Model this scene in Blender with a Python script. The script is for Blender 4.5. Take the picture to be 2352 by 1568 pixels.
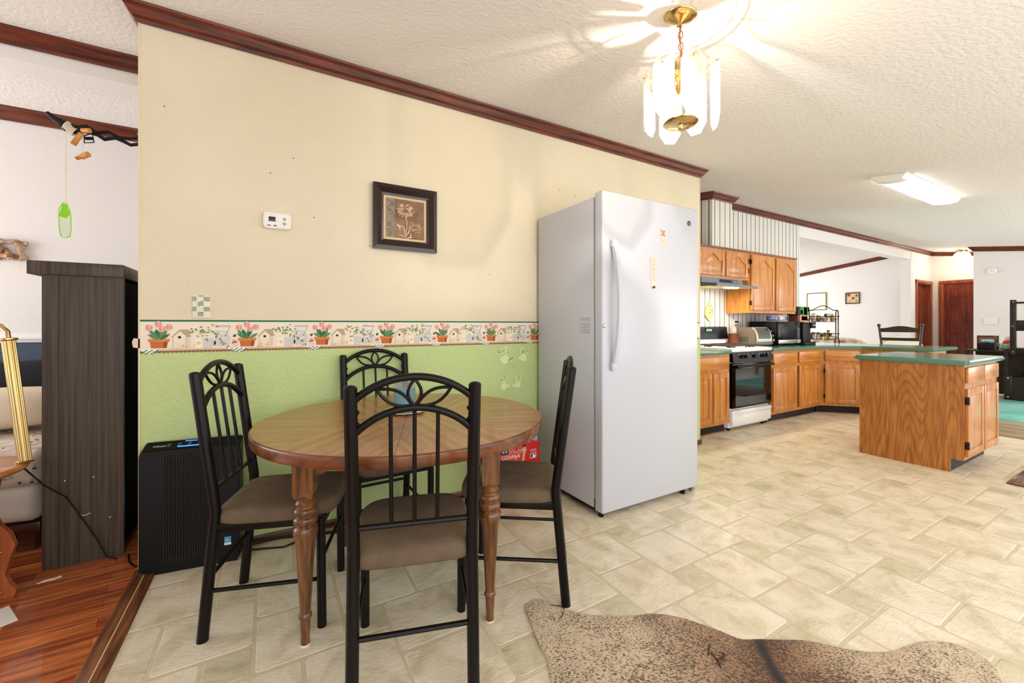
import bpy, bmesh, math, random
from mathutils import Vector, Matrix
random.seed(7)
PI = math.pi
S = bpy.context.scene
for o in list(bpy.data.objects):
    bpy.data.objects.remove(o)
C = S.collection

# ------------------------------------------------------------------ camera, world, exposure
cam_d = bpy.data.cameras.new('camera')
cam_d.sensor_width = 36.0
cam_d.lens = 952.6 / 2352 * 36.0
cam_d.shift_y = -38.0 / 2352
cam_d.clip_start = 0.05
cam = bpy.data.objects.new('camera', cam_d)
cam.location = (0, 0, 1.15)
cam.rotation_euler = (PI / 2, 0, -PI / 6)
C.objects.link(cam)
S.camera = cam
S.view_settings.view_transform = 'Standard'
S.view_settings.look = 'None'
S.view_settings.exposure = 0.36
S.view_settings.gamma = 1.0
S.view_settings.use_curve_mapping = False
W = bpy.data.worlds.new('world')
S.world = W
W.use_nodes = True
W.node_tree.nodes['Background'].inputs[0].default_value = (0.93, 0.96, 1.0, 1)
W.node_tree.nodes['Background'].inputs[1].default_value = 0.85


def area_light(name, loc, rot, sx, sy, power, col=(1, 1, 1)):
    d = bpy.data.lights.new(name, 'AREA')
    d.shape = 'RECTANGLE'
    d.size = sx
    d.size_y = sy
    d.energy = power
    d.color = col
    o = bpy.data.objects.new(name, d)
    o.location = loc
    o.rotation_euler = rot
    C.objects.link(o)
    return o


def point_light(name, loc, power, rad, col=(1, 1, 1)):
    d = bpy.data.lights.new(name, 'POINT')
    d.energy = power
    d.shadow_soft_size = rad
    d.color = col
    o = bpy.data.objects.new(name, d)
    o.location = loc
    C.objects.link(o)
    return o


# added fill lights for daylight, behind the camera and at the open room ends
area_light('fill_light_back', (1.6, -1.1, 1.35), (PI / 2, 0, 0), 5.5, 1.5, 54, (1, 0.975, 0.95))
area_light('fill_light_living', (-3.4, 3.4, 1.4), (PI / 2, 0, -PI / 2), 2.2, 1.4, 42, (1, 0.96, 0.92))
area_light('fill_light_kitchen', (8.6, -1.1, 1.35), (PI / 2, 0, 0), 5.5, 1.5, 95, (1, 0.98, 0.95))
area_light('fill_light_family', (9.6, 7.0, 1.5), (PI / 2, 0, PI), 4.0, 1.6, 84, (0.97, 0.98, 1.0))

# ------------------------------------------------------------------ materials
MATS = {}


def srgb(c):
    def f(v):
        v = v / 255.0
        return v / 12.92 if v <= 0.04045 else ((v + 0.055) / 1.055) ** 2.4
    return (f(c[0]), f(c[1]), f(c[2]), 1)


def mat(name, rgb, rough=0.5, metal=0.0, spec=0.5, bump=0.0, bscale=80.0, coat=0.0, var=0.0, vscale=6.0,
        emit=None, estr=0.0, alpha=1.0, trans=0.0, stretch=None, rgb2=None, ior=1.45):
    """procedural material: base colour, optional noise variation and noise bump"""
    if name in MATS:
        return MATS[name]
    m = bpy.data.materials.new(name)
    m.use_nodes = True
    nt = m.node_tree
    b = nt.nodes['Principled BSDF']
    b.inputs['Base Color'].default_value = srgb(rgb)
    b.inputs['Roughness'].default_value = rough
    b.inputs['Metallic'].default_value = metal
    b.inputs['Specular IOR Level'].default_value = spec
    b.inputs['Coat Weight'].default_value = coat
    b.inputs['Coat Roughness'].default_value = 0.08
    b.inputs['Transmission Weight'].default_value = trans
    b.inputs['Alpha'].default_value = alpha
    b.inputs['IOR'].default_value = ior
    if emit:
        b.inputs['Emission Color'].default_value = srgb(emit)
        b.inputs['Emission Strength'].default_value = estr
    if var > 0 or bump > 0 or rgb2:
        tc = nt.nodes.new('ShaderNodeTexCoord')
        mp = nt.nodes.new('ShaderNodeMapping')
        nt.links.new(tc.outputs['Object'], mp.inputs[0])
        if stretch:
            mp.inputs['Scale'].default_value = stretch
    if var > 0 or rgb2:
        n = nt.nodes.new('ShaderNodeTexNoise')
        n.inputs['Scale'].default_value = vscale
        n.inputs['Detail'].default_value = 5
        nt.links.new(mp.outputs[0], n.inputs['Vector'])
        r = nt.nodes.new('ShaderNodeValToRGB')
        c = srgb(rgb)
        c2 = srgb(rgb2) if rgb2 else tuple([max(0, v * (1 - var)) for v in c[:3]] + [1])
        r.color_ramp.elements[0].position = 0.35
        r.color_ramp.elements[0].color = c2
        r.color_ramp.elements[1].position = 0.65
        r.color_ramp.elements[1].color = c
        nt.links.new(n.outputs['Fac'], r.inputs[0])
        nt.links.new(r.outputs[0], b.inputs['Base Color'])
    if bump > 0:
        n2 = nt.nodes.new('ShaderNodeTexNoise')
        n2.inputs['Scale'].default_value = bscale
        n2.inputs['Detail'].default_value = 4
        nt.links.new(mp.outputs[0], n2.inputs['Vector'])
        bp = nt.nodes.new('ShaderNodeBump')
        bp.inputs['Strength'].default_value = bump
        bp.inputs['Distance'].default_value = 0.01
        nt.links.new(n2.outputs['Fac'], bp.inputs['Height'])
        nt.links.new(bp.outputs[0], b.inputs['Normal'])
    MATS[name] = m
    return m


def wood(name, light, dark, axis='z', scale=6.0, ring=0.0, rough=0.35, coat=0.25, contrast=(0.35, 0.65), fine=0.09,
         mottled=0.35):
    """wood grain running along an axis; ring > 0 adds cathedral figure"""
    if name in MATS:
        return MATS[name]
    m = bpy.data.materials.new(name)
    m.use_nodes = True
    nt = m.node_tree
    L = nt.links.new
    b = nt.nodes['Principled BSDF']
    b.inputs['Roughness'].default_value = rough
    b.inputs['Coat Weight'].default_value = coat
    b.inputs['Coat Roughness'].default_value = 0.12
    tc = nt.nodes.new('ShaderNodeTexCoord')
    mp = nt.nodes.new('ShaderNodeMapping')
    L(tc.outputs['Object'], mp.inputs[0])
    st = {'x': (fine, 1, 1), 'y': (1, fine, 1), 'z': (1, 1, fine)}[axis]
    mp.inputs['Scale'].default_value = st
    n = nt.nodes.new('ShaderNodeTexNoise')
    n.inputs['Scale'].default_value = scale * 6
    n.inputs['Detail'].default_value = 6
    n.inputs['Distortion'].default_value = 0.4
    L(mp.outputs[0], n.inputs['Vector'])
    r = nt.nodes.new('ShaderNodeValToRGB')
    r.color_ramp.elements[0].position = contrast[0]
    r.color_ramp.elements[0].color = srgb(dark)
    r.color_ramp.elements[1].position = contrast[1]
    r.color_ramp.elements[1].color = srgb(light)
    L(n.outputs['Fac'], r.inputs[0])
    out = r.outputs[0]
    if ring > 0:
        mp2 = nt.nodes.new('ShaderNodeMapping')
        L(tc.outputs['Object'], mp2.inputs[0])
        st2 = {'x': (0.13, 1, 1), 'y': (1, 0.13, 1), 'z': (1, 1, 0.13)}[axis]
        mp2.inputs['Scale'].default_value = st2
        n3 = nt.nodes.new('ShaderNodeTexNoise')
        n3.inputs['Scale'].default_value = 3.4
        n3.inputs['Detail'].default_value = 0.6
        L(mp2.outputs[0], n3.inputs['Vector'])
        mu = nt.nodes.new('ShaderNodeMath')
        mu.operation = 'MULTIPLY'
        mu.inputs[1].default_value = ring
        L(n3.outputs['Fac'], mu.inputs[0])
        fr = nt.nodes.new('ShaderNodeMath')
        fr.operation = 'PINGPONG'
        fr.inputs[1].default_value = 0.5
        L(mu.outputs[0], fr.inputs[0])
        r2 = nt.nodes.new('ShaderNodeValToRGB')
        r2.color_ramp.elements[0].position = 0.04
        r2.color_ramp.elements[0].color = (0.42, 0.42, 0.42, 1)
        r2.color_ramp.elements[1].position = 0.30
        r2.color_ramp.elements[1].color = (1, 1, 1, 1)
        L(fr.outputs[0], r2.inputs[0])
        mx = nt.nodes.new('ShaderNodeMix')
        mx.data_type = 'RGBA'
        mx.blend_type = 'MULTIPLY'
        mx.inputs[0].default_value = mottled
        L(out, mx.inputs[6])
        L(r2.outputs[0], mx.inputs[7])
        out = mx.outputs[2]
    L(out, b.inputs['Base Color'])
    bp = nt.nodes.new('ShaderNodeBump')
    bp.inputs['Strength'].default_value = 0.06
    L(n.outputs['Fac'], bp.inputs['Height'])
    L(bp.outputs[0], b.inputs['Normal'])
    MATS[name] = m
    return m


def glass(name, tint=(255, 255, 255), clear=0.75, rough=0.05):
    """thin clear sheet: mostly transparent with gloss and a little diffuse frost"""
    if name in MATS:
        return MATS[name]
    m = bpy.data.materials.new(name)
    m.use_nodes = True
    nt = m.node_tree
    nt.nodes.clear()
    out = nt.nodes.new('ShaderNodeOutputMaterial')
    tr = nt.nodes.new('ShaderNodeBsdfTransparent')
    tr.inputs[0].default_value = srgb(tint)
    gl = nt.nodes.new('ShaderNodeBsdfPrincipled')
    gl.inputs['Base Color'].default_value = srgb(tint)
    gl.inputs['Roughness'].default_value = rough
    tl = nt.nodes.new('ShaderNodeBsdfTranslucent')
    tl.inputs[0].default_value = srgb(tint)
    m1 = nt.nodes.new('ShaderNodeMixShader')
    m1.inputs[0].default_value = 0.35
    nt.links.new(gl.outputs[0], m1.inputs[1])
    nt.links.new(tl.outputs[0], m1.inputs[2])
    m2 = nt.nodes.new('ShaderNodeMixShader')
    m2.inputs[0].default_value = clear
    nt.links.new(m1.outputs[0], m2.inputs[1])
    nt.links.new(tr.outputs[0], m2.inputs[2])
    nt.links.new(m2.outputs[0], out.inputs[0])
    MATS[name] = m
    return m


def ramp_mat(name, stops, fac, rough=0.6, interp='CONSTANT', bump=0.0):
    """material whose colour ramp is driven by fac(nt, texcoord) -> socket"""
    if name in MATS:
        return MATS[name]
    m = bpy.data.materials.new(name)
    m.use_nodes = True
    nt = m.node_tree
    b = nt.nodes['Principled BSDF']
    b.inputs['Roughness'].default_value = rough
    tc = nt.nodes.new('ShaderNodeTexCoord')
    r = nt.nodes.new('ShaderNodeValToRGB')
    r.color_ramp.interpolation = interp
    while len(r.color_ramp.elements) < len(stops):
        r.color_ramp.elements.new(0.5)
    for e, (p, c) in zip(r.color_ramp.elements, stops):
        e.position = p
        e.color = srgb(c)
    nt.links.new(fac(nt, tc), r.inputs[0])
    nt.links.new(r.outputs[0], b.inputs['Base Color'])
    MATS[name] = m
    return m


def m_math(nt, op, a, bv=None):
    n = nt.nodes.new('ShaderNodeMath')
    n.operation = op
    for i, v in enumerate((a, bv)):
        if v is None:
            continue
        if isinstance(v, (int, float)):
            n.inputs[i].default_value = v
        else:
            nt.links.new(v, n.inputs[i])
    return n.outputs[0]


M_ceiling = mat('ceiling_paint', (233, 230, 226), 0.9, bump=0.7, bscale=48, spec=0.2)
M_beige = mat('beige_wall_paint', (226, 216, 189), 0.6, bump=0.35, bscale=70, spec=0.3, rgb2=(220, 209, 181), vscale=1.5)
M_green = mat('green_wall_paint', (193, 212, 146), 0.6, bump=0.6, bscale=60, spec=0.3)
M_white = mat('white_wall_paint', (229, 225, 222), 0.7, bump=0.12, bscale=60, spec=0.3)
M_beam = mat('white_beam_paint', (232, 229, 226), 0.7, spec=0.3)
M_blue = mat('slate_blue_wall_paint', (66, 80, 98), 0.6, bump=0.3, bscale=60)
M_crown = wood('dark_cherry_moulding', (116, 48, 20), (60, 20, 8), 'x', 7, rough=0.35, coat=0.12)
M_crown_y = wood('dark_cherry_moulding_y', (116, 48, 20), (60, 20, 8), 'y', 7, rough=0.35, coat=0.12)
M_oak = wood('honey_oak', (210, 142, 62), (180, 108, 38), 'z', 5, ring=11, rough=0.38, coat=0.3, mottled=0.22)
M_oak_x = wood('honey_oak_x', (210, 142, 62), (180, 108, 38), 'x', 5, ring=11, rough=0.38, coat=0.3, mottled=0.22)
M_oak_side = wood('honey_oak_veneer', (188, 120, 50), (156, 88, 30), 'z', 8, ring=44, rough=0.42, coat=0.15, mottled=0.5)
M_doorw = wood('cherry_door_wood', (140, 52, 20), (92, 28, 10), 'z', 5, rough=0.35, coat=0.15)
M_doort = wood('cherry_casing_wood', (166, 82, 38), (120, 50, 20), 'z', 5, rough=0.35, coat=0.3)
M_table_edge = wood('table_edge_wood', (124, 70, 32), (80, 42, 17), 'x', 6, rough=0.3, coat=0.2)
M_table_leg = wood('turned_leg_wood', (126, 78, 38), (64, 36, 15), 'z', 9, rough=0.3, coat=0.25)
M_bronze = mat('bronze_black_metal', (13, 8, 6), 0.34, metal=0.0, spec=0.26, coat=0.0)
M_black = mat('black_plastic', (9, 9, 10), 0.5, spec=0.3)
M_void = mat('matt_black', (5, 5, 5), 0.9, spec=0.05)
M_blackg = mat('black_gloss', (4, 4, 5), 0.16, spec=0.14)
M_fridge = mat('white_enamel', (190, 192, 199), 0.3, coat=0.2, spec=0.5)
M_brass = mat('polished_brass', (206, 178, 120), 0.18, metal=1.0)
M_steel = mat('brushed_steel', (150, 152, 154), 0.35, metal=0.9)
M_chrome = mat('chrome', (210, 212, 214), 0.12, metal=1.0)
M_counter = mat('green_laminate', (84, 132, 108), 0.22, var=0.12, vscale=40, coat=0.5)
M_counter_shade = mat('shaded_green_laminate_edge', (40, 92, 62), 0.35)  # unused; counter green with the shade on its edge put into the colour
M_espresso = wood('espresso_laminate', (84, 68, 50), (40, 31, 23), 'z', 14, rough=0.45, coat=0.0, fine=0.02, contrast=(0.3, 0.72))
M_kick = mat('black_toe_kick', (22, 17, 15), 0.6)
M_whitepl = mat('white_plastic', (236, 234, 228), 0.4)
M_paper = mat('white_paper', (236, 232, 224), 0.7)
M_seat = mat('taupe_seat_fabric', (114, 96, 77), 0.9, var=0.22, vscale=14, bump=0.5, bscale=260, stretch=(1, 1, 1), spec=0.15)
M_brassold = mat('antique_brass', (190, 120, 60), 0.28, metal=1.0)


# ------------------------------------------------------------------ mesh builder
class MB:
    def __init__(s):
        s.bm = bmesh.new()
        s.mi = 0

    def _merge(s, t, M=None):
        if M is not None:
            bmesh.ops.transform(t, matrix=M, verts=t.verts)
        for f in t.faces:
            f.material_index = s.mi
        me = bpy.data.meshes.new('tmp')
        t.to_mesh(me)
        t.free()
        s.bm.from_mesh(me)
        bpy.data.meshes.remove(me)
        return s

    def box(s, x0, x1, y0, y1, z0, z1, bev=0.0, seg=2, M=None):
        t = bmesh.new()
        bmesh.ops.create_cube(t, size=1)
        for v in t.verts:
            v.co = Vector(((x0 + x1) / 2 + v.co.x * (x1 - x0), (y0 + y1) / 2 + v.co.y * (y1 - y0), (z0 + z1) / 2 + v.co.z * (z1 - z0)))
        if bev > 0:
            bmesh.ops.bevel(t, geom=list(t.edges), offset=bev, segments=seg, affect='EDGES', profile=0.5)
        return s._merge(t, M)

    def quad(s, pts):
        vs = [s.bm.verts.new(p) for p in pts]
        f = s.bm.faces.new(vs)
        f.material_index = s.mi
        return s

    def tube(s, pts, r, seg=10, cap=True, radii=None):
        pts = [Vector(p) for p in pts]
        n = len(pts)
        rings = []
        prev = None
        for i, p in enumerate(pts):
            if i == 0:
                d = pts[1] - pts[0]
            elif i == n - 1:
                d = pts[-1] - pts[-2]
            else:
                d = (pts[i + 1] - p).normalized() + (p - pts[i - 1]).normalized()
            if d.length < 1e-9:
                d = pts[min(i + 1, n - 1)] - pts[max(i - 1, 0)]
            d.normalize()
            if prev is None:
                a = Vector((0, 0, 1)) if abs(d.z) < 0.9 else Vector((1, 0, 0))
                u = d.cross(a).normalized()
            else:
                u = (prev - d * prev.dot(d)).normalized()
            prev = u
            w = d.cross(u)
            rr = radii[i] if radii else r
            rings.append([s.bm.verts.new(p + (u * math.cos(2 * PI * k / seg) + w * math.sin(2 * PI * k / seg)) * rr) for k in range(seg)])
        for a, b in zip(rings, rings[1:]):
            for k in range(seg):
                f = s.bm.faces.new((a[k], a[(k + 1) % seg], b[(k + 1) % seg], b[k]))
                f.material_index = s.mi
        if cap:
            for rg in (rings[0][::-1], rings[-1]):
                f = s.bm.faces.new(rg)
                f.material_index = s.mi
        return s

    def ring(s, c, R, r, axis=(0, 0, 1), seg=24, sub=8, sx=1.0, sy=1.0):
        ax = Vector(axis).normalized()
        a = Vector((0, 0, 1)) if abs(ax.z) < 0.9 else Vector((1, 0, 0))
        u = ax.cross(a).normalized()
        w = ax.cross(u)
        c = Vector(c)
        rows = []
        for i in range(seg):
            t = 2 * PI * i / seg
            d = u * math.cos(t) * sx + w * math.sin(t) * sy
            dn = d.normalized()
            row = []
            for j in range(sub):
                q = 2 * PI * j / sub
                row.append(s.bm.verts.new(c + d * R + dn * math.cos(q) * r + ax * math.sin(q) * r))
            rows.append(row)
        for i in range(seg):
            A, B = rows[i], rows[(i + 1) % seg]
            for j in range(sub):
                f = s.bm.faces.new((A[j], B[j], B[(j + 1) % sub], A[(j + 1) % sub]))
                f.material_index = s.mi
        return s

    def lathe(s, prof, seg=24, c=(0, 0), cap=True, M=None):
        t = bmesh.new()
        rows = []
        for r, z in prof:
            rows.append([t.verts.new((c[0] + r * math.cos(2 * PI * k / seg), c[1] + r * math.sin(2 * PI * k / seg), z)) for k in range(seg)])
        for a, b in zip(rows, rows[1:]):
            for k in range(seg):
                t.faces.new((a[k], a[(k + 1) % seg], b[(k + 1) % seg], b[k]))
        if cap:
            t.faces.new(rows[0][::-1])
            t.faces.new(rows[-1])
        return s._merge(t, M)

    def prism(s, poly, a0, a1, plane='xy', M=None, bev=0.0):
        """poly in a plane extruded along the third axis from a0 to a1"""
        def P(p, h):
            if plane == 'xy':
                return (p[0], p[1], h)
            if plane == 'xz':
                return (p[0], h, p[1])
            return (h, p[0], p[1])
        t = bmesh.new()
        A = [t.verts.new(P(p, a0)) for p in poly]
        B = [t.verts.new(P(p, a1)) for p in poly]
        n = len(poly)
        t.faces.new(A[::-1])
        t.faces.new(B)
        for i in range(n):
            t.faces.new((A[i], A[(i + 1) % n], B[(i + 1) % n], B[i]))
        bmesh.ops.recalc_face_normals(t, faces=t.faces)
        if bev > 0:
            bmesh.ops.bevel(t, geom=[e for e in t.edges if len(e.link_faces) == 2 and abs(e.calc_face_angle(0)) > 0.5], offset=bev, segments=2, affect='EDGES')
        return s._merge(t, M)

    def sphere(s, c, r, sx=1, sy=1, sz=1, u=16, v=10):
        t = bmesh.new()
        bmesh.ops.create_uvsphere(t, u_segments=u, v_segments=v, radius=r)
        return s._merge(t, Matrix.Translation(c) @ Matrix.Diagonal((sx, sy, sz, 1)))

    def build(s, name, m, parent=None, smooth=35, loc=None, kind=None):
        me = bpy.data.meshes.new(name)
        bmesh.ops.recalc_face_normals(s.bm, faces=s.bm.faces)
        s.bm.to_mesh(me)
        s.bm.free()
        if smooth:
            for p in me.polygons:
                p.use_smooth = True
            me.set_sharp_from_angle(angle=math.radians(smooth))
        for x in (m if isinstance(m, (list, tuple)) else [m]):
            me.materials.append(x)
        o = bpy.data.objects.new(name, me)
        C.objects.link(o)
        if parent is not None:
            o.parent = parent
        if loc:
            o.location = loc
        if kind:
            o['kind'] = kind
        return o


def thing(name, label, cat, loc=(0, 0, 0), rotz=0.0, group=None):
    o = bpy.data.objects.new(name, None)
    o.empty_display_size = 0.05
    C.objects.link(o)
    o.location = loc
    o.rotation_euler = (0, 0, rotz)
    o['label'] = label
    o['category'] = cat
    if group:
        o['group'] = group
    return o


def tag(o, label, cat, group=None):
    o['label'] = label
    o['category'] = cat
    if group:
        o['group'] = group
    return o


def struct(o):
    o['kind'] = 'structure'
    return o


def dup(root, loc, rotz, label, group=None):
    r = root.copy()
    C.objects.link(r)
    r.location = loc
    r.rotation_euler = (0, 0, rotz)
    r['label'] = label
    if group:
        r['group'] = group
    for ch in list(root.children):
        c = ch.copy()
        C.objects.link(c)
        c.parent = r
        for g in ch.children:
            d = g.copy()
            C.objects.link(d)
            d.parent = c
    return r


def text(name, body, size, m, parent, M, ext=0.0004):
    cu = bpy.data.curves.new(name, 'FONT')
    cu.body = body
    cu.size = size
    cu.extrude = ext
    cu.align_x = 'CENTER'
    cu.align_y = 'CENTER'
    tmp = bpy.data.objects.new(name + '_t', cu)
    C.objects.link(tmp)
    me = bpy.data.meshes.new_from_object(tmp)
    bpy.data.objects.remove(tmp)
    me.transform(M)
    me.materials.clear()
    me.materials.append(m)
    o = bpy.data.objects.new(name, me)
    C.objects.link(o)
    o.parent = parent
    return o


def text_bm(mb, body, size, M, ext=0.0003):
    cu = bpy.data.curves.new('t', 'FONT')
    cu.body = body
    cu.size = size
    cu.extrude = ext
    cu.align_x = 'CENTER'
    cu.align_y = 'CENTER'
    tmp = bpy.data.objects.new('t', cu)
    C.objects.link(tmp)
    me = bpy.data.meshes.new_from_object(tmp)
    bpy.data.objects.remove(tmp)
    me.transform(M)
    t = bmesh.new()
    t.from_mesh(me)
    bpy.data.meshes.remove(me)
    mb._merge(t)


RX90 = Matrix.Rotation(PI / 2, 4, 'X')       # text lying in xy -> standing in xz, facing -y


def arc(fn, n):
    return [fn(i / n) for i in range(n + 1)]


# ================================================================== SETTING
YW, XL, XR = 2.56, -0.541, 3.568     # dining wall plane and its two ends
YB, BT = 3.30, 0.165                 # marriage beam line and thickness
ZB = 2.59                            # underside of the beam
SL = 0.14


def cz(y):
    return 2.65 + SL * (y - 2.56) if y <= YB else 2.775 - 0.13 * (y - YB - BT)


# ---- vinyl floor with its printed tile pattern (unit 0.15 m)
U0 = 0.15
OX, OY = 1.592, 1.152
mb = MB()
mb.box(-0.55, 12.9, -1.2, YB + BT, -0.05, 0.0)
mb.mi = 1
g = 0.0062
rnd = random.Random(3)


def tile(i, j, w, h, small=False):
    x0, x1 = OX + i * U0 + g, OX + (i + w) * U0 - g
    y0, y1 = OY + j * U0 + g, OY + (j + h) * U0 - g
    x0, x1 = max(x0, -0.48), min(x1, 12.6)
    y0, y1 = max(y0, -1.2), min(y1, YB)
    if x1 - x0 < 0.01 or y1 - y0 < 0.01:
        return
    c = 0.013
    mb.mi = 2 if small else 1
    cs = [(x0 + c, y0), (x1 - c, y0), (x1 - c * .3, y0 + c * .3), (x1, y0 + c), (x1, y1 - c), (x1 - c * .3, y1 - c * .3), (x1 - c, y1), (x0 + c, y1),
          (x0 + c * .3, y1 - c * .3), (x0, y1 - c), (x0, y0 + c), (x0 + c * .3, y0 + c * .3)]
    jit = [(a + rnd.uniform(-.002, .002), b + rnd.uniform(-.002, .002)) for a, b in cs]
    top = [mb.bm.verts.new((a + (.003 if a < (x0 + x1) / 2 else -.003), b + (.003 if b < (y0 + y1) / 2 else -.003), 0.0012)) for a, b in jit]
    low = [mb.bm.verts.new((a, b, 0.0)) for a, b in jit]
    f = mb.bm.faces.new(top)
    f.material_index = mb.mi
    for k in range(12):
        f = mb.bm.faces.new((low[k], low[(k + 1) % 12], top[(k + 1) % 12], top[k]))
        f.material_index = mb.mi


for I in range(-18, 78, 6):
    for J in range(-18, 18, 6):
        if OX + I * U0 < -1.5 or OX + I * U0 > 12.7:
            continue
        for (a, b) in ((0, 0), (3, 0), (0, 3), (3, 3)):
            tile(I + a, J + b, 1, 1, True)
        tile(I + 1, J - 1, 2, 2)
        tile(I + 4, J + 0, 2, 2)
        tile(I + 1, J + 3, 2, 2)
        tile(I + 4, J + 2, 2, 2)
        tile(I + 3, J + 4, 2, 2)
        tile(I + 5, J + 4, 2, 2)
        tile(I + 0, J + 1, 2, 2)
        tile(I + 2, J + 1, 2, 2)
M_grout = mat('vinyl_grout', (208, 194, 164), 0.45, var=0.08, vscale=20)


def stone(name, a, b, c):
    m = bpy.data.materials.new(name)
    m.use_nodes = True
    nt = m.node_tree
    L = nt.links.new
    bs = nt.nodes['Principled BSDF']
    bs.inputs['Roughness'].default_value = 0.33
    bs.inputs['Specular IOR Level'].default_value = 0.5
    tc = nt.nodes.new('ShaderNodeTexCoord')
    n = nt.nodes.new('ShaderNodeTexNoise')
    n.inputs['Scale'].default_value = 7
    n.inputs['Detail'].default_value = 8
    n.inputs['Roughness'].default_value = 0.62
    n.inputs['Distortion'].default_value = 0.7
    L(tc.outputs['Object'], n.inputs['Vector'])
    r = nt.nodes.new('ShaderNodeValToRGB')
    r.color_ramp.elements[0].position = 0.32
    r.color_ramp.elements[0].color = srgb(a)
    r.color_ramp.elements[1].position = 0.66
    r.color_ramp.elements[1].color = srgb(c)
    e = r.color_ramp.elements.new(0.5)
    e.color = srgb(b)
    L(n.outputs['Fac'], r.inputs[0])
    L(r.outputs[0], bs.inputs['Base Color'])
    n2 = nt.nodes.new('ShaderNodeTexNoise')
    n2.inputs['Scale'].default_value = 45
    n2.inputs['Detail'].default_value = 3
    n2.inputs['Distortion'].default_value = 1.5
    mp = nt.nodes.new('ShaderNodeMapping')
    mp.inputs['Scale'].default_value = (0.5, 1.2, 1)
    L(tc.outputs['Object'], mp.inputs[0])
    L(mp.outputs[0], n2.inputs['Vector'])
    bp = nt.nodes.new('ShaderNodeBump')
    bp.inputs['Strength'].default_value = 0.28
    bp.inputs['Distance'].default_value = 0.01
    L(n2.outputs['Fac'], bp.inputs['Height'])
    L(bp.outputs[0], bs.inputs['Normal'])
    return m


M_tile = stone('vinyl_stone_tile', (196, 182, 150), (222, 209, 182), (232, 222, 200))
M_tile2 = stone('vinyl_stone_tile_small', (176, 166, 132), (202, 192, 160), (216, 206, 178))
struct(mb.build('floor', [M_grout, M_tile, M_tile2], smooth=0))

# ---- laminate floor of the room on the left and carpet of the family room
mL = bpy.data.materials.new('laminate_planks')
mL.use_nodes = True
nt = mL.node_tree
bs = nt.nodes['Principled BSDF']
bs.inputs['Roughness'].default_value = 0.28
bs.inputs['Coat Weight'].default_value = 0.3
tc = nt.nodes.new('ShaderNodeTexCoord')
mp = nt.nodes.new('ShaderNodeMapping')
mp.inputs['Rotation'].default_value = (0, 0, math.radians(-8))
mp.inputs['Scale'].default_value = (1, 1, 1)
nt.links.new(tc.outputs['Object'], mp.inputs[0])
bk = nt.nodes.new('ShaderNodeTexBrick')
bk.inputs['Scale'].default_value = 1.0
bk.inputs['Brick Width'].default_value = 0.55
bk.inputs['Row Height'].default_value = 0.065
bk.inputs['Mortar Size'].default_value = 0.0008
bk.inputs['Color1'].default_value = srgb((214, 122, 62))
bk.inputs['Color2'].default_value = srgb((158, 72, 32))
bk.inputs['Mortar'].default_value = srgb((70, 26, 12))
nt.links.new(mp.outputs[0], bk.inputs['Vector'])
mp2 = nt.nodes.new('ShaderNodeMapping')
mp2.inputs['Rotation'].default_value = (0, 0, math.radians(-8))
mp2.inputs['Scale'].default_value = (1.5, 16, 1)
nt.links.new(tc.outputs['Object'], mp2.inputs[0])
ns = nt.nodes.new('ShaderNodeTexNoise')
ns.inputs['Scale'].default_value = 2.6
ns.inputs['Detail'].default_value = 6
nt.links.new(mp2.outputs[0], ns.inputs['Vector'])
rr = nt.nodes.new('ShaderNodeValToRGB')
rr.color_ramp.elements[0].position = 0.35
rr.color_ramp.elements[0].color = (0.25, 0.2, 0.18, 1)
rr.color_ramp.elements[1].position = 0.6
rr.color_ramp.elements[1].color = (1, 1, 1, 1)
nt.links.new(ns.outputs['Fac'], rr.inputs[0])
mx = nt.nodes.new('ShaderNodeMix')
mx.data_type = 'RGBA'
mx.blend_type = 'MULTIPLY'
mx.inputs[0].default_value = 0.75
nt.links.new(bk.outputs['Color'], mx.inputs[6])
nt.links.new(rr.outputs[0], mx.inputs[7])
nt.links.new(mx.outputs[2], bs.inputs['Base Color'])
o = MB().box(-3.6, -0.55, -1.2, 4.45, -0.05, 0.004).build('floor_living', mL, smooth=0)
struct(o)
struct(MB().box(XL + 0.1, 12.2, YB + BT, 7.2, -0.05, 0.002).build('floor_family', mat('pale_carpet', (200, 186, 164), 0.95, bump=0.5, bscale=200), smooth=0))
# threshold strip between the two floors
mb = MB()
mb.prism([(-0.555, 0.004), (-0.5, 0.012), (-0.475, 0.0115), (-0.468, 0.001), (-0.555, 0.001)], -1.2, YW + 0.0, 'xz')
o = mb.build('trim_1', wood('threshold_oak', (142, 88, 52), (84, 44, 22), 'y', 8), smooth=0)
struct(o)
mb = MB().box(-0.509, -0.505, -1.2, YW, 0.0118, 0.0135)
o2 = mb.build('trim_seam', mat('pale_seam', (214, 184, 140), 0.5), o, smooth=0)

# ---- dining wall block (beige over green), closed behind
mb = MB()
ZS = 1.03


def wall_face(mb, p, q, z0, z1):
    mb.quad([(p[0], p[1], z0), (q[0], q[1], z0), (q[0], q[1], z1), (p[0], p[1], z1)])


for (p, q) in (((XL, YW), (XR, YW)), ((XR, YW), (XR, YB)), ((XR, YB), (XL, YB)), ((XL, YB), (XL, YW))):
    mb.mi = 1
    wall_face(mb, p, q, 0, ZS)
    mb.mi = 0
    mb.quad([(p[0], p[1], ZS), (q[0], q[1], ZS), (q[0], q[1], cz(q[1]) + .03), (p[0], p[1], cz(p[1]) + .03)])
wall_dining = struct(mb.build('wall_dining', [M_beige, M_green], smooth=0))
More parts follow.
